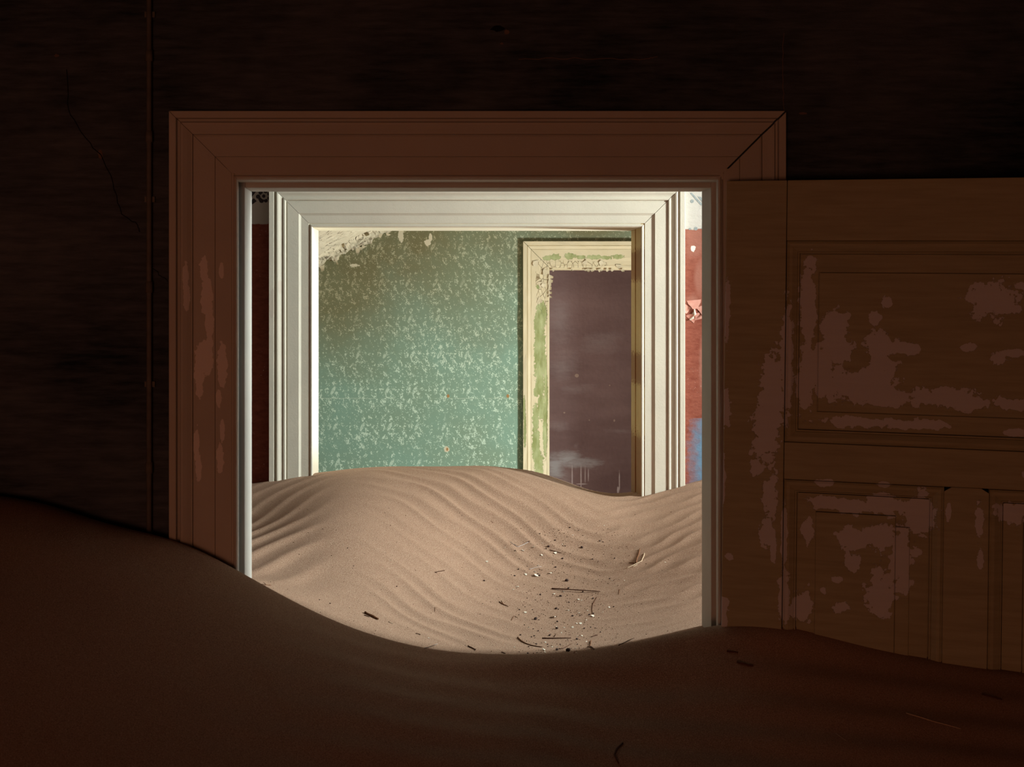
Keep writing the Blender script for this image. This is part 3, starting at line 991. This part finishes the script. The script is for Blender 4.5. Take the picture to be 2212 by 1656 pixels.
CREST = [(0, 1071), (50, 1077), (100, 1089), (150, 1106), (220, 1134), (280, 1145), (362, 1164), (435, 1191), (502, 1230), (535, 1246), (600, 1281), (700, 1330), (800, 1369), (900, 1397), (975, 1411),
         (1100, 1417), (1206, 1414), (1306, 1401), (1406, 1381), (1531, 1355), (1606, 1347), (1661, 1343), (1716, 1340), (1830, 1352), (1950, 1372), (2136, 1392), (2212, 1400)]
BACK = [(541, 1048), (581, 1042), (640, 1033), (687, 1024), (760, 1013), (830, 1009), (920, 1012), (985, 1013), (1050, 1010), (1120, 1019), (1170, 1034), (1225, 1052), (1290, 1071), (1350, 1079), (1390, 1075),
        (1430, 1063), (1480, 1048), (1521, 1035)]
crest = st_px(-0.06, CREST, [(-2.4, 1.46), (-1.3, 1.45)], [(1.6, 1.10), (3.2, 1.1)])
behind = (0.08, crest[1], [z - 0.045 for z in crest[2]])
back = st_px(1.36, BACK, [(-2.4, 1.15), (-1.2, 1.20)], [(1.15, 1.36), (1.8, 1.30), (3.2, 1.15)])
STN = [
    (-4.6, [-2.4, 0, 3.2], [0.9, 0.8, 0.85]),
    (-2.6, [-2.4, -1, 0, 1, 3.2], [1.0, 0.9, 0.8, 0.82, 0.9]),
    (-1.6, [-2.4, -1.0, -0.4, 0.2, 1.0, 3.2], [1.22, 1.12, 0.98, 0.86, 0.88, 0.95]),
    (-0.8, [-2.4, -1.3, -0.85, -0.45, -0.1, 0.3, 0.6, 1.0, 3.2], [1.36, 1.33, 1.26, 1.13, 1.01, 0.95, 0.955, 0.98, 1.0]),
    (-0.4, [-2.4, -1.3, -0.85, -0.6, -0.3, 0.0, 0.3, 0.55, 0.9, 1.4, 3.2], [1.42, 1.40, 1.345, 1.27, 1.15, 1.06, 1.015, 1.03, 1.055, 1.06, 1.05]),
    (-0.2, [-2.4, -1.3, -0.90, -0.7, -0.52, -0.3, -0.1, 0.15, 0.4, 0.60, 0.95, 1.4, 3.2], [1.45, 1.435, 1.405, 1.345, 1.285, 1.185, 1.105, 1.052, 1.06, 1.10, 1.11, 1.09, 1.08]),
    crest, behind,
    st_px(0.30, [(480, 1234), (541, 1236), (600, 1250), (680, 1274), (760, 1297), (900, 1345), (1000, 1366), (1100, 1376), (1230, 1378), (1350, 1360), (1440, 1338), (1520, 1315)], [(-2.4, 1.15), (-1.0, 1.22)], [(0.9, 1.16), (1.6, 1.15), (3.2, 1.1)]),
    st_px(0.80, [(500, 1150), (541, 1141), (600, 1127), (660, 1114), (730, 1108), (790, 1118), (900, 1152), (1050, 1214), (1140, 1238), (1220, 1246), (1300, 1238), (1420, 1202), (1520, 1160)], [(-2.4, 1.15), (-1.1, 1.19)], [(1.0, 1.28), (1.7, 1.25), (3.2, 1.12)]),
    back,
    (1.55, back[1], [z - 0.016 for z in back[2]]),
    st_px(1.85, [(541, 1080), (700, 1050), (850, 1036), (1000, 1030), (1130, 1012), (1200, 1031), (1280, 1062), (1350, 1100), (1521, 1160)], [(-2.4, 1.0)], [(1.1, 0.85), (1.6, 0.6), (3.2, 0.45)]),
    (2.6, [-2.4, 0, 0.6, 1.2, 3.2], [0.85, 0.92, 0.85, 0.55, 0.45]),
    (3.2, [-2.4, 0, 0.6, 3.2], [0.60, 0.60, 0.55, 0.40]),
    (4.0, [-2.4, 3.2], [0.4, 0.35]),
    (6.2, [-2.4, 3.2], [0.3, 0.3]),
]
GX = np.arange(-2.6, 3.4001, 0.02)
GY = np.arange(-4.7, 6.3001, 0.02)
base = np.array([np.interp(GX, xs, zs) for _, xs, zs in STN])
sy = np.array([s[0] for s in STN])


def pchip(y, yk, V):
    """monotone cubic interpolation along the stations, all columns at once"""
    h = np.diff(yk)[:, None]
    dlt = np.diff(V, axis=0) / h
    d = np.zeros_like(V)
    for k in range(1, len(yk) - 1):
        a, b = dlt[k - 1], dlt[k]
        w1_, w2_ = 2 * h[k] + h[k - 1], h[k] + 2 * h[k - 1]
        ok = a * b > 0
        den = np.where(ok, w1_ / np.where(ok, a, 1) + w2_ / np.where(ok, b, 1), 1)
        d[k] = np.where(ok, (w1_ + w2_) / den, 0)
    d[0], d[-1] = dlt[0], dlt[-1]
    i = np.clip(np.searchsorted(yk, y) - 1, 0, len(yk) - 2)
    t = ((np.clip(y, yk[0], yk[-1]) - yk[i]) / np.diff(yk)[i])[:, None]
    hh = np.diff(yk)[i][:, None]
    return ((1 + 2 * t) * (1 - t) ** 2 * V[i] + t * (1 - t) ** 2 * hh * d[i] + t * t * (3 - 2 * t) * V[i + 1] + t * t * (t - 1) * hh * d[i + 1])


G = pchip(GY, sy, base)


def blur(a, sig, axis):
    r = int(3 * sig) + 1
    k = np.exp(-0.5 * (np.arange(-r, r + 1) / sig) ** 2)
    k /= k.sum()
    pad = [(0, 0), (0, 0)]
    pad[axis] = (r, r)
    b = np.pad(a, pad, mode='edge')
    return np.apply_along_axis(lambda q: np.convolve(q, k, 'valid'), axis, b)


G = blur(blur(G, 2.6, 1), 0.9, 0)


def cubic(a, t):
    p0, p1, p2, p3 = a
    return p1 + 0.5 * t * (p2 - p0 + t * (2 * p0 - 5 * p1 + 4 * p2 - p3 + t * (3 * (p1 - p2) + p3 - p0)))


def smooth01(x):
    x = np.clip(x, 0, 1)
    return x * x * (3 - 2 * x)


def height(x, y, ripple=True):
    """sand height at arrays x, y"""
    x = np.asarray(x, float)
    y = np.asarray(y, float)
    fx = np.clip((x - GX[0]) / 0.02, 1, len(GX) - 3.001)
    fy = np.clip((y - GY[0]) / 0.02, 1, len(GY) - 3.001)
    ix, iy = fx.astype(int), fy.astype(int)
    tx, ty = fx - ix, fy - iy
    z = cubic([cubic([G[iy + j, ix + i] for i in (-1, 0, 1, 2)], tx) for j in (-1, 0, 1, 2)], ty)
    if not ripple:
        return z
    # wind ripples: arches over the ridge, swinging up again beyond the valley
    xr = -0.24 - 0.05 * (y - 0.7)
    xv = 0.42 + 0.12 * (y - 0.7)
    soft = np.sqrt((x - xr) ** 2 + 0.006)
    gl = 0.85 * soft
    gr = 0.85 * np.sqrt((xv - xr) ** 2 + 0.006) - 0.30 * (np.sqrt((x - xv) ** 2 + 0.01) - 0.1)
    w = smooth01((x - xv) / 0.10 + 0.5)
    ph = y + gl * (1 - w) + gr * w
    ph = ph + 0.020 * np.sin(x * 9 + y * 4) + 0.012 * np.sin(x * 21 - y * 13 + 1.3) + 0.010 * np.sin(x * 34 + y * 29)
    lam = 0.092
    q = 2 * np.pi * ph / lam
    wave = 1.0 - 2.0 * (np.sin(q / 2) ** 2 + 0.012) ** 0.58
    amp = 0.0030 * smooth01((y - 0.12) / 0.25)
    flank = 0.25 + 0.75 * smooth01(np.abs(x - xr) / 0.22)
    valley = 1 - 0.9 * np.exp(-((x - (xv - 0.08)) / 0.16) ** 2) * smooth01((1.15 - y) / 0.5)
    amp = amp * flank * valley * (0.75 + 0.35 * np.sin(5 * x + 7 * y))
    # left flank carries wider, softer waves
    wl = 0.5 - 0.5 * np.tanh((x - xr) / 0.08)
    ql = 2 * np.pi * (y + 1.9 * soft + 0.03 * np.sin(11 * y + 3 * x)) / 0.160
    wave = wave * (1 - wl) + wl * (1.25 - 0.9 * smooth01((y - 0.95) / 0.35)) * np.sin(ql + 0.4 * np.sin(ql) + 0.8)
    near = 0.0022 * np.sin(2 * np.pi * (y + 0.25 * np.abs(x - 0.2)) / 0.11 + 2 * x) * smooth01((-0.03 - y) / 0.1) * smooth01((y + 0.9) / 0.3) * smooth01((x + 0.5) / 0.5)
    lump = 0.004 * np.sin(7 * x + 2 * y) * np.sin(6 * y - 3 * x + 1)
    return z + amp * wave + near + lump


def spread(segs):
    out = []
    for a, b, st in segs:
        k = max(1, int(round((b - a) / st)))
        out += [a + (b - a) * i / k for i in range(k)]
    out.append(segs[-1][1])
    return np.array(out)


SX = spread([(-2.4, -1.3, 0.06), (-1.3, -0.75, 0.015), (-0.75, 0.95, 0.0045), (0.95, 1.4, 0.015), (1.4, 3.2, 0.06)])


def dune(name, ysegs, label):
    yy = spread(ysegs)
    X, Y = np.meshgrid(SX, yy)
    Z = height(X, Y)
    co = np.stack([X, Y, Z], -1).reshape(-1, 3)
    nx, ny = len(SX), len(yy)
    idx = np.arange(nx * ny).reshape(ny, nx)
    f = np.stack([idx[:-1, :-1], idx[:-1, 1:], idx[1:, 1:], idx[1:, :-1]], -1).reshape(-1, 4)
    me = bpy.data.meshes.new(name)
    me.vertices.add(len(co))
    me.vertices.foreach_set('co', co.ravel())
    me.loops.add(f.size)
    me.loops.foreach_set('vertex_index', f.ravel())
    me.polygons.add(len(f))
    me.polygons.foreach_set('loop_start', np.arange(0, f.size, 4))
    me.polygons.foreach_set('loop_total', np.full(len(f), 4))
    me.polygons.foreach_set('use_smooth', np.ones(len(f), bool))
    me.update(calc_edges=True)
    me.materials.append(MAT['sand'])
    o = bpy.data.objects.new(name, me)
    COL.objects.link(o)
    return tag(o, label, 'sand dune', kind='stuff')


dune('sand_dune', [(-4.6, -1.6, 0.08), (-1.6, -0.9, 0.02), (-0.9, -0.06, 0.006)], 'dark shaded sand dune filling the foreground up to the nearest doorway')
dune('sand_dune', [(-0.06, 1.5, 0.005), (1.5, 1.6, 0.01)], 'daylit rippled sand dune filling the corridor between the two doorways')
dune('sand_dune', [(1.6, 2.2, 0.01), (2.2, 6.0, 0.08)], 'thin sunlit slope of sand behind the ridge below the farthest doorway')


def ground(px, py):
    """where the line of sight through a pixel meets the sand"""
    t = np.arange(1.6, 4.9, 0.002)
    yy = CAM.y + t
    xx = (px - X0) / F * t
    zz = CAM.z + (Y0 - py) / F * t
    h = height(xx, yy)
    hit = np.nonzero(zz <= h)[0]
    i = hit[0] if len(hit) else len(t) - 1
    return Vector((xx[i], yy[i], float(h[i])))


def hz(x, y):
    return float(height(np.array([x]), np.array([y]))[0])


# ------------------------------------------------------------------ litter on the sand
def stick_mesh(pts_px, r_px, lift=0.0, tip=0.6, rough=0.0, standing=None):
    g0 = [ground(*p) for p in pts_px]
    pts = []
    for a, b in zip(g0[:-1], g0[1:]):
        k = max(2, int((b - a).length / 0.012))
        pts += [a.lerp(b, i / k) for i in range(k)]
    pts.append(g0[-1])
    r = r_px * (pts[0].y - CAM.y) / F
    out = []
    for i, p in enumerate(pts):
        q = Vector((p.x + random.uniform(-rough, rough) * r, p.y, max(hz(p.x, p.y), p.z) + r * 0.7 + lift * i / len(pts)))
        out.append(q)
    k = len(out)
    rad = [r * (1 - (1 - tip) * i / max(1, k - 1)) * random.uniform(0.88, 1.12) for i in range(k)]
    return out, rad


def stick(name, label, runs, mat, cat='twig', group=None):
    """a twig: first run is the stem, further runs are shoots (parts)"""
    stem_p, stem_r = runs[0][:2]
    pts, rad = stick_mesh(stem_p, stem_r, rough=0.5)
    origin = tuple(pts[0])
    if len(runs) == 1:
        m = MB()
        m.tube(pts, rad, 6)
        o = m.build(name, MAT[mat], loc=origin, smooth=True)
        return tag(o, label, cat, group)
    root = tag(empty(name, origin), label, cat, group)
    for i, run in enumerate(runs):
        p_, r_ = stick_mesh(run[0], run[1], rough=0.5)
        m = MB()
        m.tube(p_, r_, 6)
        o = m.build('stem' if i == 0 else 'shoot', MAT[run[2] if len(run) > 2 else mat], loc=origin, smooth=True)
        o.location = (0, 0, 0)
        o.parent = root
    return root


stick('stick', 'long straight dark brown stick lying across the sand valley', [([(1192, 1272), (1297, 1278)], 1.5)], 'twig_dark', 'stick')
stick('stick', 'dark stick with a short side shoot near the foreground dune edge', [([(1171, 1379.5), (1233, 1378.5)], 1.6), ([(1197, 1376), (1202, 1369)], 0.8)], 'twig_dark', 'stick')
stick('twig', 'curved brown twig left of the lower dark stick', [([(1118, 1377), (1126, 1384), (1135, 1389.5), (1150, 1395), (1171, 1398)], 1.4)], 'twig_mid')
stick('twig', 'bent thin twig beside the round dark pebble at the dune edge', [([(1208, 1402), (1216, 1401), (1226, 1396), (1235, 1390)], 1.0)], 'twig_dark')
stick('twig', 'short thick dark twig to the right of the lower dark stick', [([(1290, 1372), (1284, 1373.5), (1278, 1376)], 1.6)], 'twig_dark')
stick('stick', 'slanting thin stick at the right, touching the shaded dune edge', [([(1337, 1394), (1370, 1378)], 1.2)], 'twig_dark', 'stick')
stick('stem', 'upright curved hair thin stem below the end of the long stick', [([(1290, 1290), (1285, 1297), (1281, 1305), (1279, 1315), (1280, 1325)], 0.7)], 'twig_dark', 'stem')
stick('twig', 'branching dry twig with one thick dark shoot on the right slope',
      [([(1392.5, 1196), (1389, 1204), (1386, 1212), (1375, 1217.5), (1364, 1223), (1353, 1228)], 1.1, 'straw'), ([(1374, 1216), (1377, 1204), (1383, 1186)], 1.9, 'twig_mid'), ([(1371, 1217), (1364, 1216), (1359, 1216)], 1.2, 'twig_mid'),
       ([(1366, 1225), (1372, 1223), (1377, 1219)], 0.8, 'straw')], 'straw')
stick('straw', 'bent pale straw in a shallow V on the ridge flank', [([(1143, 1170.5), (1131, 1177), (1118.5, 1181.5), (1108, 1175), (1101, 1170)], 0.8, 'straw_grey'), ([(1144, 1171), (1140, 1172)], 1.6, 'twig_dark'), ([(1120, 1180), (1110, 1175)], 0.5, 'twig_mid')], 'straw_grey', 'straw')
stick('twig', 'thin dark twig beside a white flake high in the sand valley', [([(1187, 1188.5), (1213, 1195)], 0.8)], 'twig_dark')
stick('straw', 'greyish straw above the cluster of flakes in the sand valley', [([(1143, 1230), (1152, 1227.5), (1170, 1224)], 0.8)], 'straw_grey', 'straw')
stick('twig', 'frayed little twig on the left side of the sand valley', [([(1079, 1300), (1084, 1305), (1098, 1310)], 1.2), ([(1086, 1303), (1083, 1297)], 0.6), ([(1083, 1303), (1090, 1306)], 1.0)], 'twig_mid')
stick('wood_splinter', 'thick splinter of dark wood on the left slope of the dune', [([(789, 1325), (800, 1331), (812, 1337), (816.5, 1339)], 3.4, 'twig_mid'), ([(787, 1329), (798, 1333)], 1.2, 'twig_dark')], 'twig_mid', 'splinter')
stick('twig', 'small kinked dark twig in the middle of the dune', [([(960, 1233), (950, 1234.5), (940, 1236.5), (944, 1238)], 1.0)], 'twig_dark')
stick('sprig', 'tiny dry sprig beside the left jamb at the dune edge', [([(586, 1265), (576, 1263), (566, 1261.5)], 0.7), ([(574, 1262), (570, 1258)], 0.5), ([(580, 1264), (586, 1262)], 0.5)], 'twig_mid', 'sprig')
stick('straw', 'pale straw leaning over the shaded dune edge left of centre', [([(917, 1402), (945, 1391)], 1.0)], 'straw_grey', 'straw')
stick('twig', 'rough dark twig near the dune edge just left of centre', [([(1011, 1396), (1018, 1399), (1028, 1404)], 1.5), ([(1026, 1405), (1029, 1401)], 0.7)], 'twig_dark')
stick('twig', 'short dark twig in front of the rough twig at the dune edge', [([(1084, 1409), (1092, 1412)], 1.2)], 'twig_dark')
stick('curled_leaf', 'curled brown leaf stalk standing at the bottom of the sand valley', [([(1277, 1384), (1276, 1391), (1274, 1397)], 1.3), ([(1275, 1397), (1280, 1400), (1283, 1404)], 1.4, 'twig_dark'), ([(1273, 1396), (1279, 1404)], 1.0, 'twig_mid')], 'twig_mid', 'leaf')
stick('straw', 'hair thin straw standing on the right slope above the slanting stick', [([(1338.5, 1273), (1336.5, 1284)], 0.5)], 'twig_mid', 'straw')
stick('straw', 'hair thin crossed straws on the left of the sand valley', [([(1104.5, 1340), (1111, 1329.5)], 0.5), ([(1112, 1331.5), (1118, 1334)], 0.6)], 'twig_mid', 'straw')
stick('straw', 'hair thin upright straw on the lower left slope', [([(940, 1312), (939, 1321)], 0.45)], 'twig_mid', 'straw')
stick('straw', 'short pale straw beside the dark wood splinter', [([(839, 1343), (848, 1347)], 0.8)], 'straw', 'straw')
stick('twig', 'tiny dark twig between the wood splinter and the pale straw', [([(898, 1369), (903, 1369.5), (908, 1371)], 1.1)], 'twig_dark')
stick('straw', 'thin dark straw below the left flakes of the valley', [([(1240, 1411), (1246, 1405)], 0.7)], 'twig_mid', 'straw')
stick('straw', 'long pale straw on the dark sand at lower right', [([(1958, 1541), (2015, 1558), (2075, 1575)], 1.4)], 'straw', 'straw')
stick('twig', 'dark twig on the dark sand at the far right', [([(2122, 1500), (2140, 1506), (2165, 1513)], 2.4)], 'twig_dark')
stick('twig', 'blurred dark twig on the shaded sand just before the door', [([(1570, 1409), (1595, 1412)], 2.6)], 'twig_dark')
stick('twig', 'second blurred dark twig lower on the shaded sand before the door', [([(1594, 1432), (1612, 1437), (1628, 1440)], 3.0)], 'twig_dark')
stick('root', 'dark curved root at the bottom of the foreground sand', [([(1345, 1607), (1332, 1618), (1328, 1632), (1336, 1650)], 2.2)], 'twig_dark', 'root')
stick('straw', 'short pale straw on the dark sand left of the long one', [([(1805, 1584), (1828, 1600)], 0.9)], 'straw', 'straw')


def lump_mesh(name, seed, sub=1):
    random.seed(seed)
    t = (1 + 5 ** 0.5) / 2
    v = [Vector(p).normalized() for p in ((-1, t, 0), (1, t, 0), (-1, -t, 0), (1, -t, 0), (0, -1, t), (0, 1, t), (0, -1, -t), (0, 1, -t), (t, 0, -1), (t, 0, 1), (-t, 0, -1), (-t, 0, 1))]
    f = [(0, 11, 5), (0, 5, 1), (0, 1, 7), (0, 7, 10), (0, 10, 11), (1, 5, 9), (5, 11, 4), (11, 10, 2), (10, 7, 6), (7, 1, 8), (3, 9, 4), (3, 4, 2), (3, 2, 6), (3, 6, 8), (3, 8, 9), (4, 9, 5), (2, 4, 11), (6, 2, 10), (8, 6, 7), (9, 8, 1)]
    v = [p * random.uniform(0.75, 1.2) for p in v]
    me = bpy.data.meshes.new(name)
    me.from_pydata([(p.x, p.y, p.z * 0.75) for p in v], [], f)
    me.polygons.foreach_set('use_smooth', [seed % 2 == 0] * len(f))
    me.materials.append(MAT['pebble'])
    return me


def flake_mesh(name, seed):
    random.seed(seed)
    k = random.choice((5, 6, 7))
    pts = [(math.cos(2 * math.pi * i / k) * random.uniform(0.6, 1.15), math.sin(2 * math.pi * i / k) * random.uniform(0.6, 1.15)) for i in range(k)]
    m = MB()
    v = [(a, b, 0.12 + 0.15 * a * a) for a, b in pts] + [(a, b, -0.12 + 0.15 * a * a) for a, b in pts]
    f = [tuple(range(k)), tuple(range(2 * k - 1, k - 1, -1))] + [(i, k + i, k + (i + 1) % k, (i + 1) % k) for i in range(k)]
    me = bpy.data.meshes.new(name)
    me.from_pydata(v, [], f)
    me.materials.append(MAT['flake'])
    return me


PEB = [lump_mesh('pebble', 40 + i) for i in range(5)]
FLK = [flake_mesh('plaster_flake', 70 + i) for i in range(6)]
random.seed(5)


def drop(name, me, px, py, r_px, label, cat, group, lift, flat=1.0, tilt=0.4):
    p = ground(px, py)
    r = r_px * (p.y - CAM.y) / F
    o = bpy.data.objects.new(name, me)
    COL.objects.link(o)
    o.location = (p.x, p.y, p.z + r * lift)
    o.scale = (r * random.uniform(0.85, 1.2), r * random.uniform(0.9, 1.3), r * flat)
    o.rotation_euler = (random.uniform(-tilt, tilt) + 0.2, random.uniform(-tilt, tilt), random.uniform(0, 6.28))
    return tag(o, label, cat, group)


big = {(1227, 1406): 'largest round dark pebble at the edge of the shaded dune', (1157, 1338): 'rough dark pebble left of the pale leaf shaped flake', (1224, 1255): 'rough dark clump just above the long stick',
       (1203, 1358): 'dark pebble straight above the lower dark stick', (1211, 1288): 'reddish dark pebble just below the long stick', (1046, 1255): 'lone dark pebble on the bare left flank of the valley'}
PBL = [(1227, 1406, 5.2), (1157, 1338, 4.3), (1224, 1255, 4.6), (1203, 1358, 3.6), (1211, 1288, 3.6), (1046, 1255, 2.5), (1201, 1315, 3), (1204, 1343, 2.4), (1203, 1404, 3.8), (1124, 1372, 2.6), (1154, 1374, 2), (1148, 1376, 1.7),
       (1187, 1373, 2.8), (1133, 1350, 1.6), (1122, 1317, 2), (1150, 1317, 1.3), (1229, 1301, 1.7), (1259, 1278.5, 2.2), (1228, 1271, 2.3), (1276, 1355, 1.7), (1262, 1357.5, 2), (1297, 1365.5, 1.7), (1167, 1285, 2.3),
       (1246, 1381, 3), (1183, 1392, 2), (1158, 1391, 1.9), (1257, 1183.5, 3.3), (1185, 1181, 2.8), (1180, 1186, 1.9), (1215, 1207, 2.8), (1199, 1168, 2), (1166, 1153, 1.6), (1113, 1190, 1.9), (1120, 1230, 1.9), (1112, 1244, 2.1),
       (1200, 1226, 2.3), (1165, 1244, 2.6), (1162, 1240, 1.8), (1231, 1140, 1.9), (1250, 1146, 1.5), (1221, 1180, 1.8), (1295.5, 1169.3, 2.3), (1302.5, 1171, 1.8), (1279.8, 1208, 1.8), (1327.5, 1206.5, 2), (1317, 1249.6, 1.7),
       (1281, 1293, 2.2), (1325.5, 1311, 1.9), (1273, 1328, 2.2), (1282, 1325.5, 2.4), (1237, 1331, 2.4), (1163, 1363, 1.7), (857, 1267, 1.9), (764, 1223, 1.4), (751, 1184, 1.5), (713, 1304, 1.7), (690, 1296, 1.4),
       (1206, 1316, 1.6), (1164, 1339, 1.6), (1142, 1355, 1.5), (1152, 1358.5, 1.4), (1134, 1311, 1.3), (1247, 1392, 1.8), (1210, 1392.5, 1.7), (1142, 1397, 1.7), (1160, 1414 - 4, 1.5), (1140, 1414 - 3, 2), (1286, 1357, 1.5), (1253, 1330, 1.6)]
for i, (px, py, r) in enumerate(PBL):
    lab = big.get((px, py))
    drop('pebble', PEB[i % 5], px, py, r, lab or 'small dark pebble among the litter on the corridor sand', 'pebble', None if lab else 'small dark pebbles on the corridor sand', 0.45)
bigf = {(1195, 1334): 'largest pale leaf shaped plaster flake in the valley', (1158, 1244): 'greyish broken flake beside a black chip in the valley', (1280, 1331): 'bluish white flake at the foot of the thin curved stem',
        (1189, 1239): 'bright white flake upslope and left of the rough clump', (1175, 1404): 'white flake lying just before the shaded dune edge', (1052, 1214): 'lone white flake on the bare ridge flank'}
FLL = [(1195, 1334, 5.6), (1158, 1244, 5.4), (1280, 1331, 4), (1189, 1239, 4.2), (1175, 1404, 4.4), (1052, 1214, 3), (1151.6, 1183, 3.8), (1129, 1190, 3.5), (1170, 1200, 2.8), (1214, 1177, 2.9), (1200, 1195.5, 4), (1155.6, 1235.5, 2),
       (1136, 1241.5, 3.4), (1117, 1268, 3.8), (1109, 1274, 2), (1163, 1221.5, 2.8), (1237, 1156.5, 2.2), (1171, 1173.5, 1.4), (1091, 1183.5, 1.9), (1217, 1278.5, 2.6), (1134.5, 1323, 3.2), (1197, 1283.5, 3.4), (1250, 1295.5, 3),
       (1256, 1297, 2.2), (1237, 1355, 3), (1219, 1355.5, 2.4), (1250.5, 1324.5, 2.8), (1228, 1318.7, 2.4), (1246, 1347, 2.3), (1254.5, 1347, 3), (1213, 1367, 2.2), (1178, 1387.5, 2.4), (1177, 1408.5, 2.4), (1257, 1373.5, 2.8),
       (1202, 1397.5, 2), (1193, 1397.5, 2), (1243, 1400, 2.3), (1111, 1397.5, 1.9), (1267, 1385.5, 2), (1316, 1312, 2.5), (1304, 1307.5, 1.8), (926, 1378, 1.9), (1247, 1374, 2), (1202, 1353.5, 2), (1184, 1363, 1.8), (1269, 1319, 2),
       (1142, 1356, 1.5), (1305, 1135, 1.5), (1349, 1252 + 2, 1.6), (1322, 1254, 1.8), (1437, 1215, 1.5), (842, 1211, 1.6), (1245, 1410, 1.8), (1303, 1322, 1.3), (1267, 1339, 1.7)]
for i, (px, py, r) in enumerate(FLL):
    lab = bigf.get((px, py))
    drop('plaster_flake', FLK[i % 6], px, py, r, lab or 'small white plaster flake among the litter on the corridor sand', 'plaster flake', None if lab else 'small white flakes on the corridor sand', 0.3, 1.0, 0.35)
# fine grit too small to pick apart
m = MB()
for i in range(900):
    if random.random() < 0.75:
        px, py = random.gauss(1225, 70), random.uniform(1140, 1412)
    else:
        px, py = random.uniform(560, 1500), random.uniform(1080, 1410)
    if py < 1060 or px < 545 or px > 1515:
        continue
    p = ground(px, py)
    if p.y > 1.3 or p.y < -0.02:
        continue
    r = random.uniform(0.45, 1.15) * (p.y - CAM.y) / F
    k = len(m.v)
    a = random.uniform(0, 3)
    e = random.uniform(0.8, 2.2)
    for dx, dy, dz in ((e, 0, 0), (-e, 0, 0), (0, 1, 0), (0, -1, 0), (0, 0, 1), (0, 0, -0.5)):
        m.v.append((p.x + r * (dx * math.cos(a) - dy * math.sin(a)), p.y + r * (dx * math.sin(a) + dy * math.cos(a)), p.z + r * 0.4 + r * dz))
    for q in ((0, 2, 4), (2, 1, 4), (1, 3, 4), (3, 0, 4), (2, 0, 5), (1, 2, 5), (3, 1, 5), (0, 3, 5)):
        m.f.append(tuple(k + t for t in q))
        m.m.append(0)
tag(m.build('grit', MAT['twig_dark']), 'fine dark grit scattered over the corridor sand', 'grit', kind='stuff')
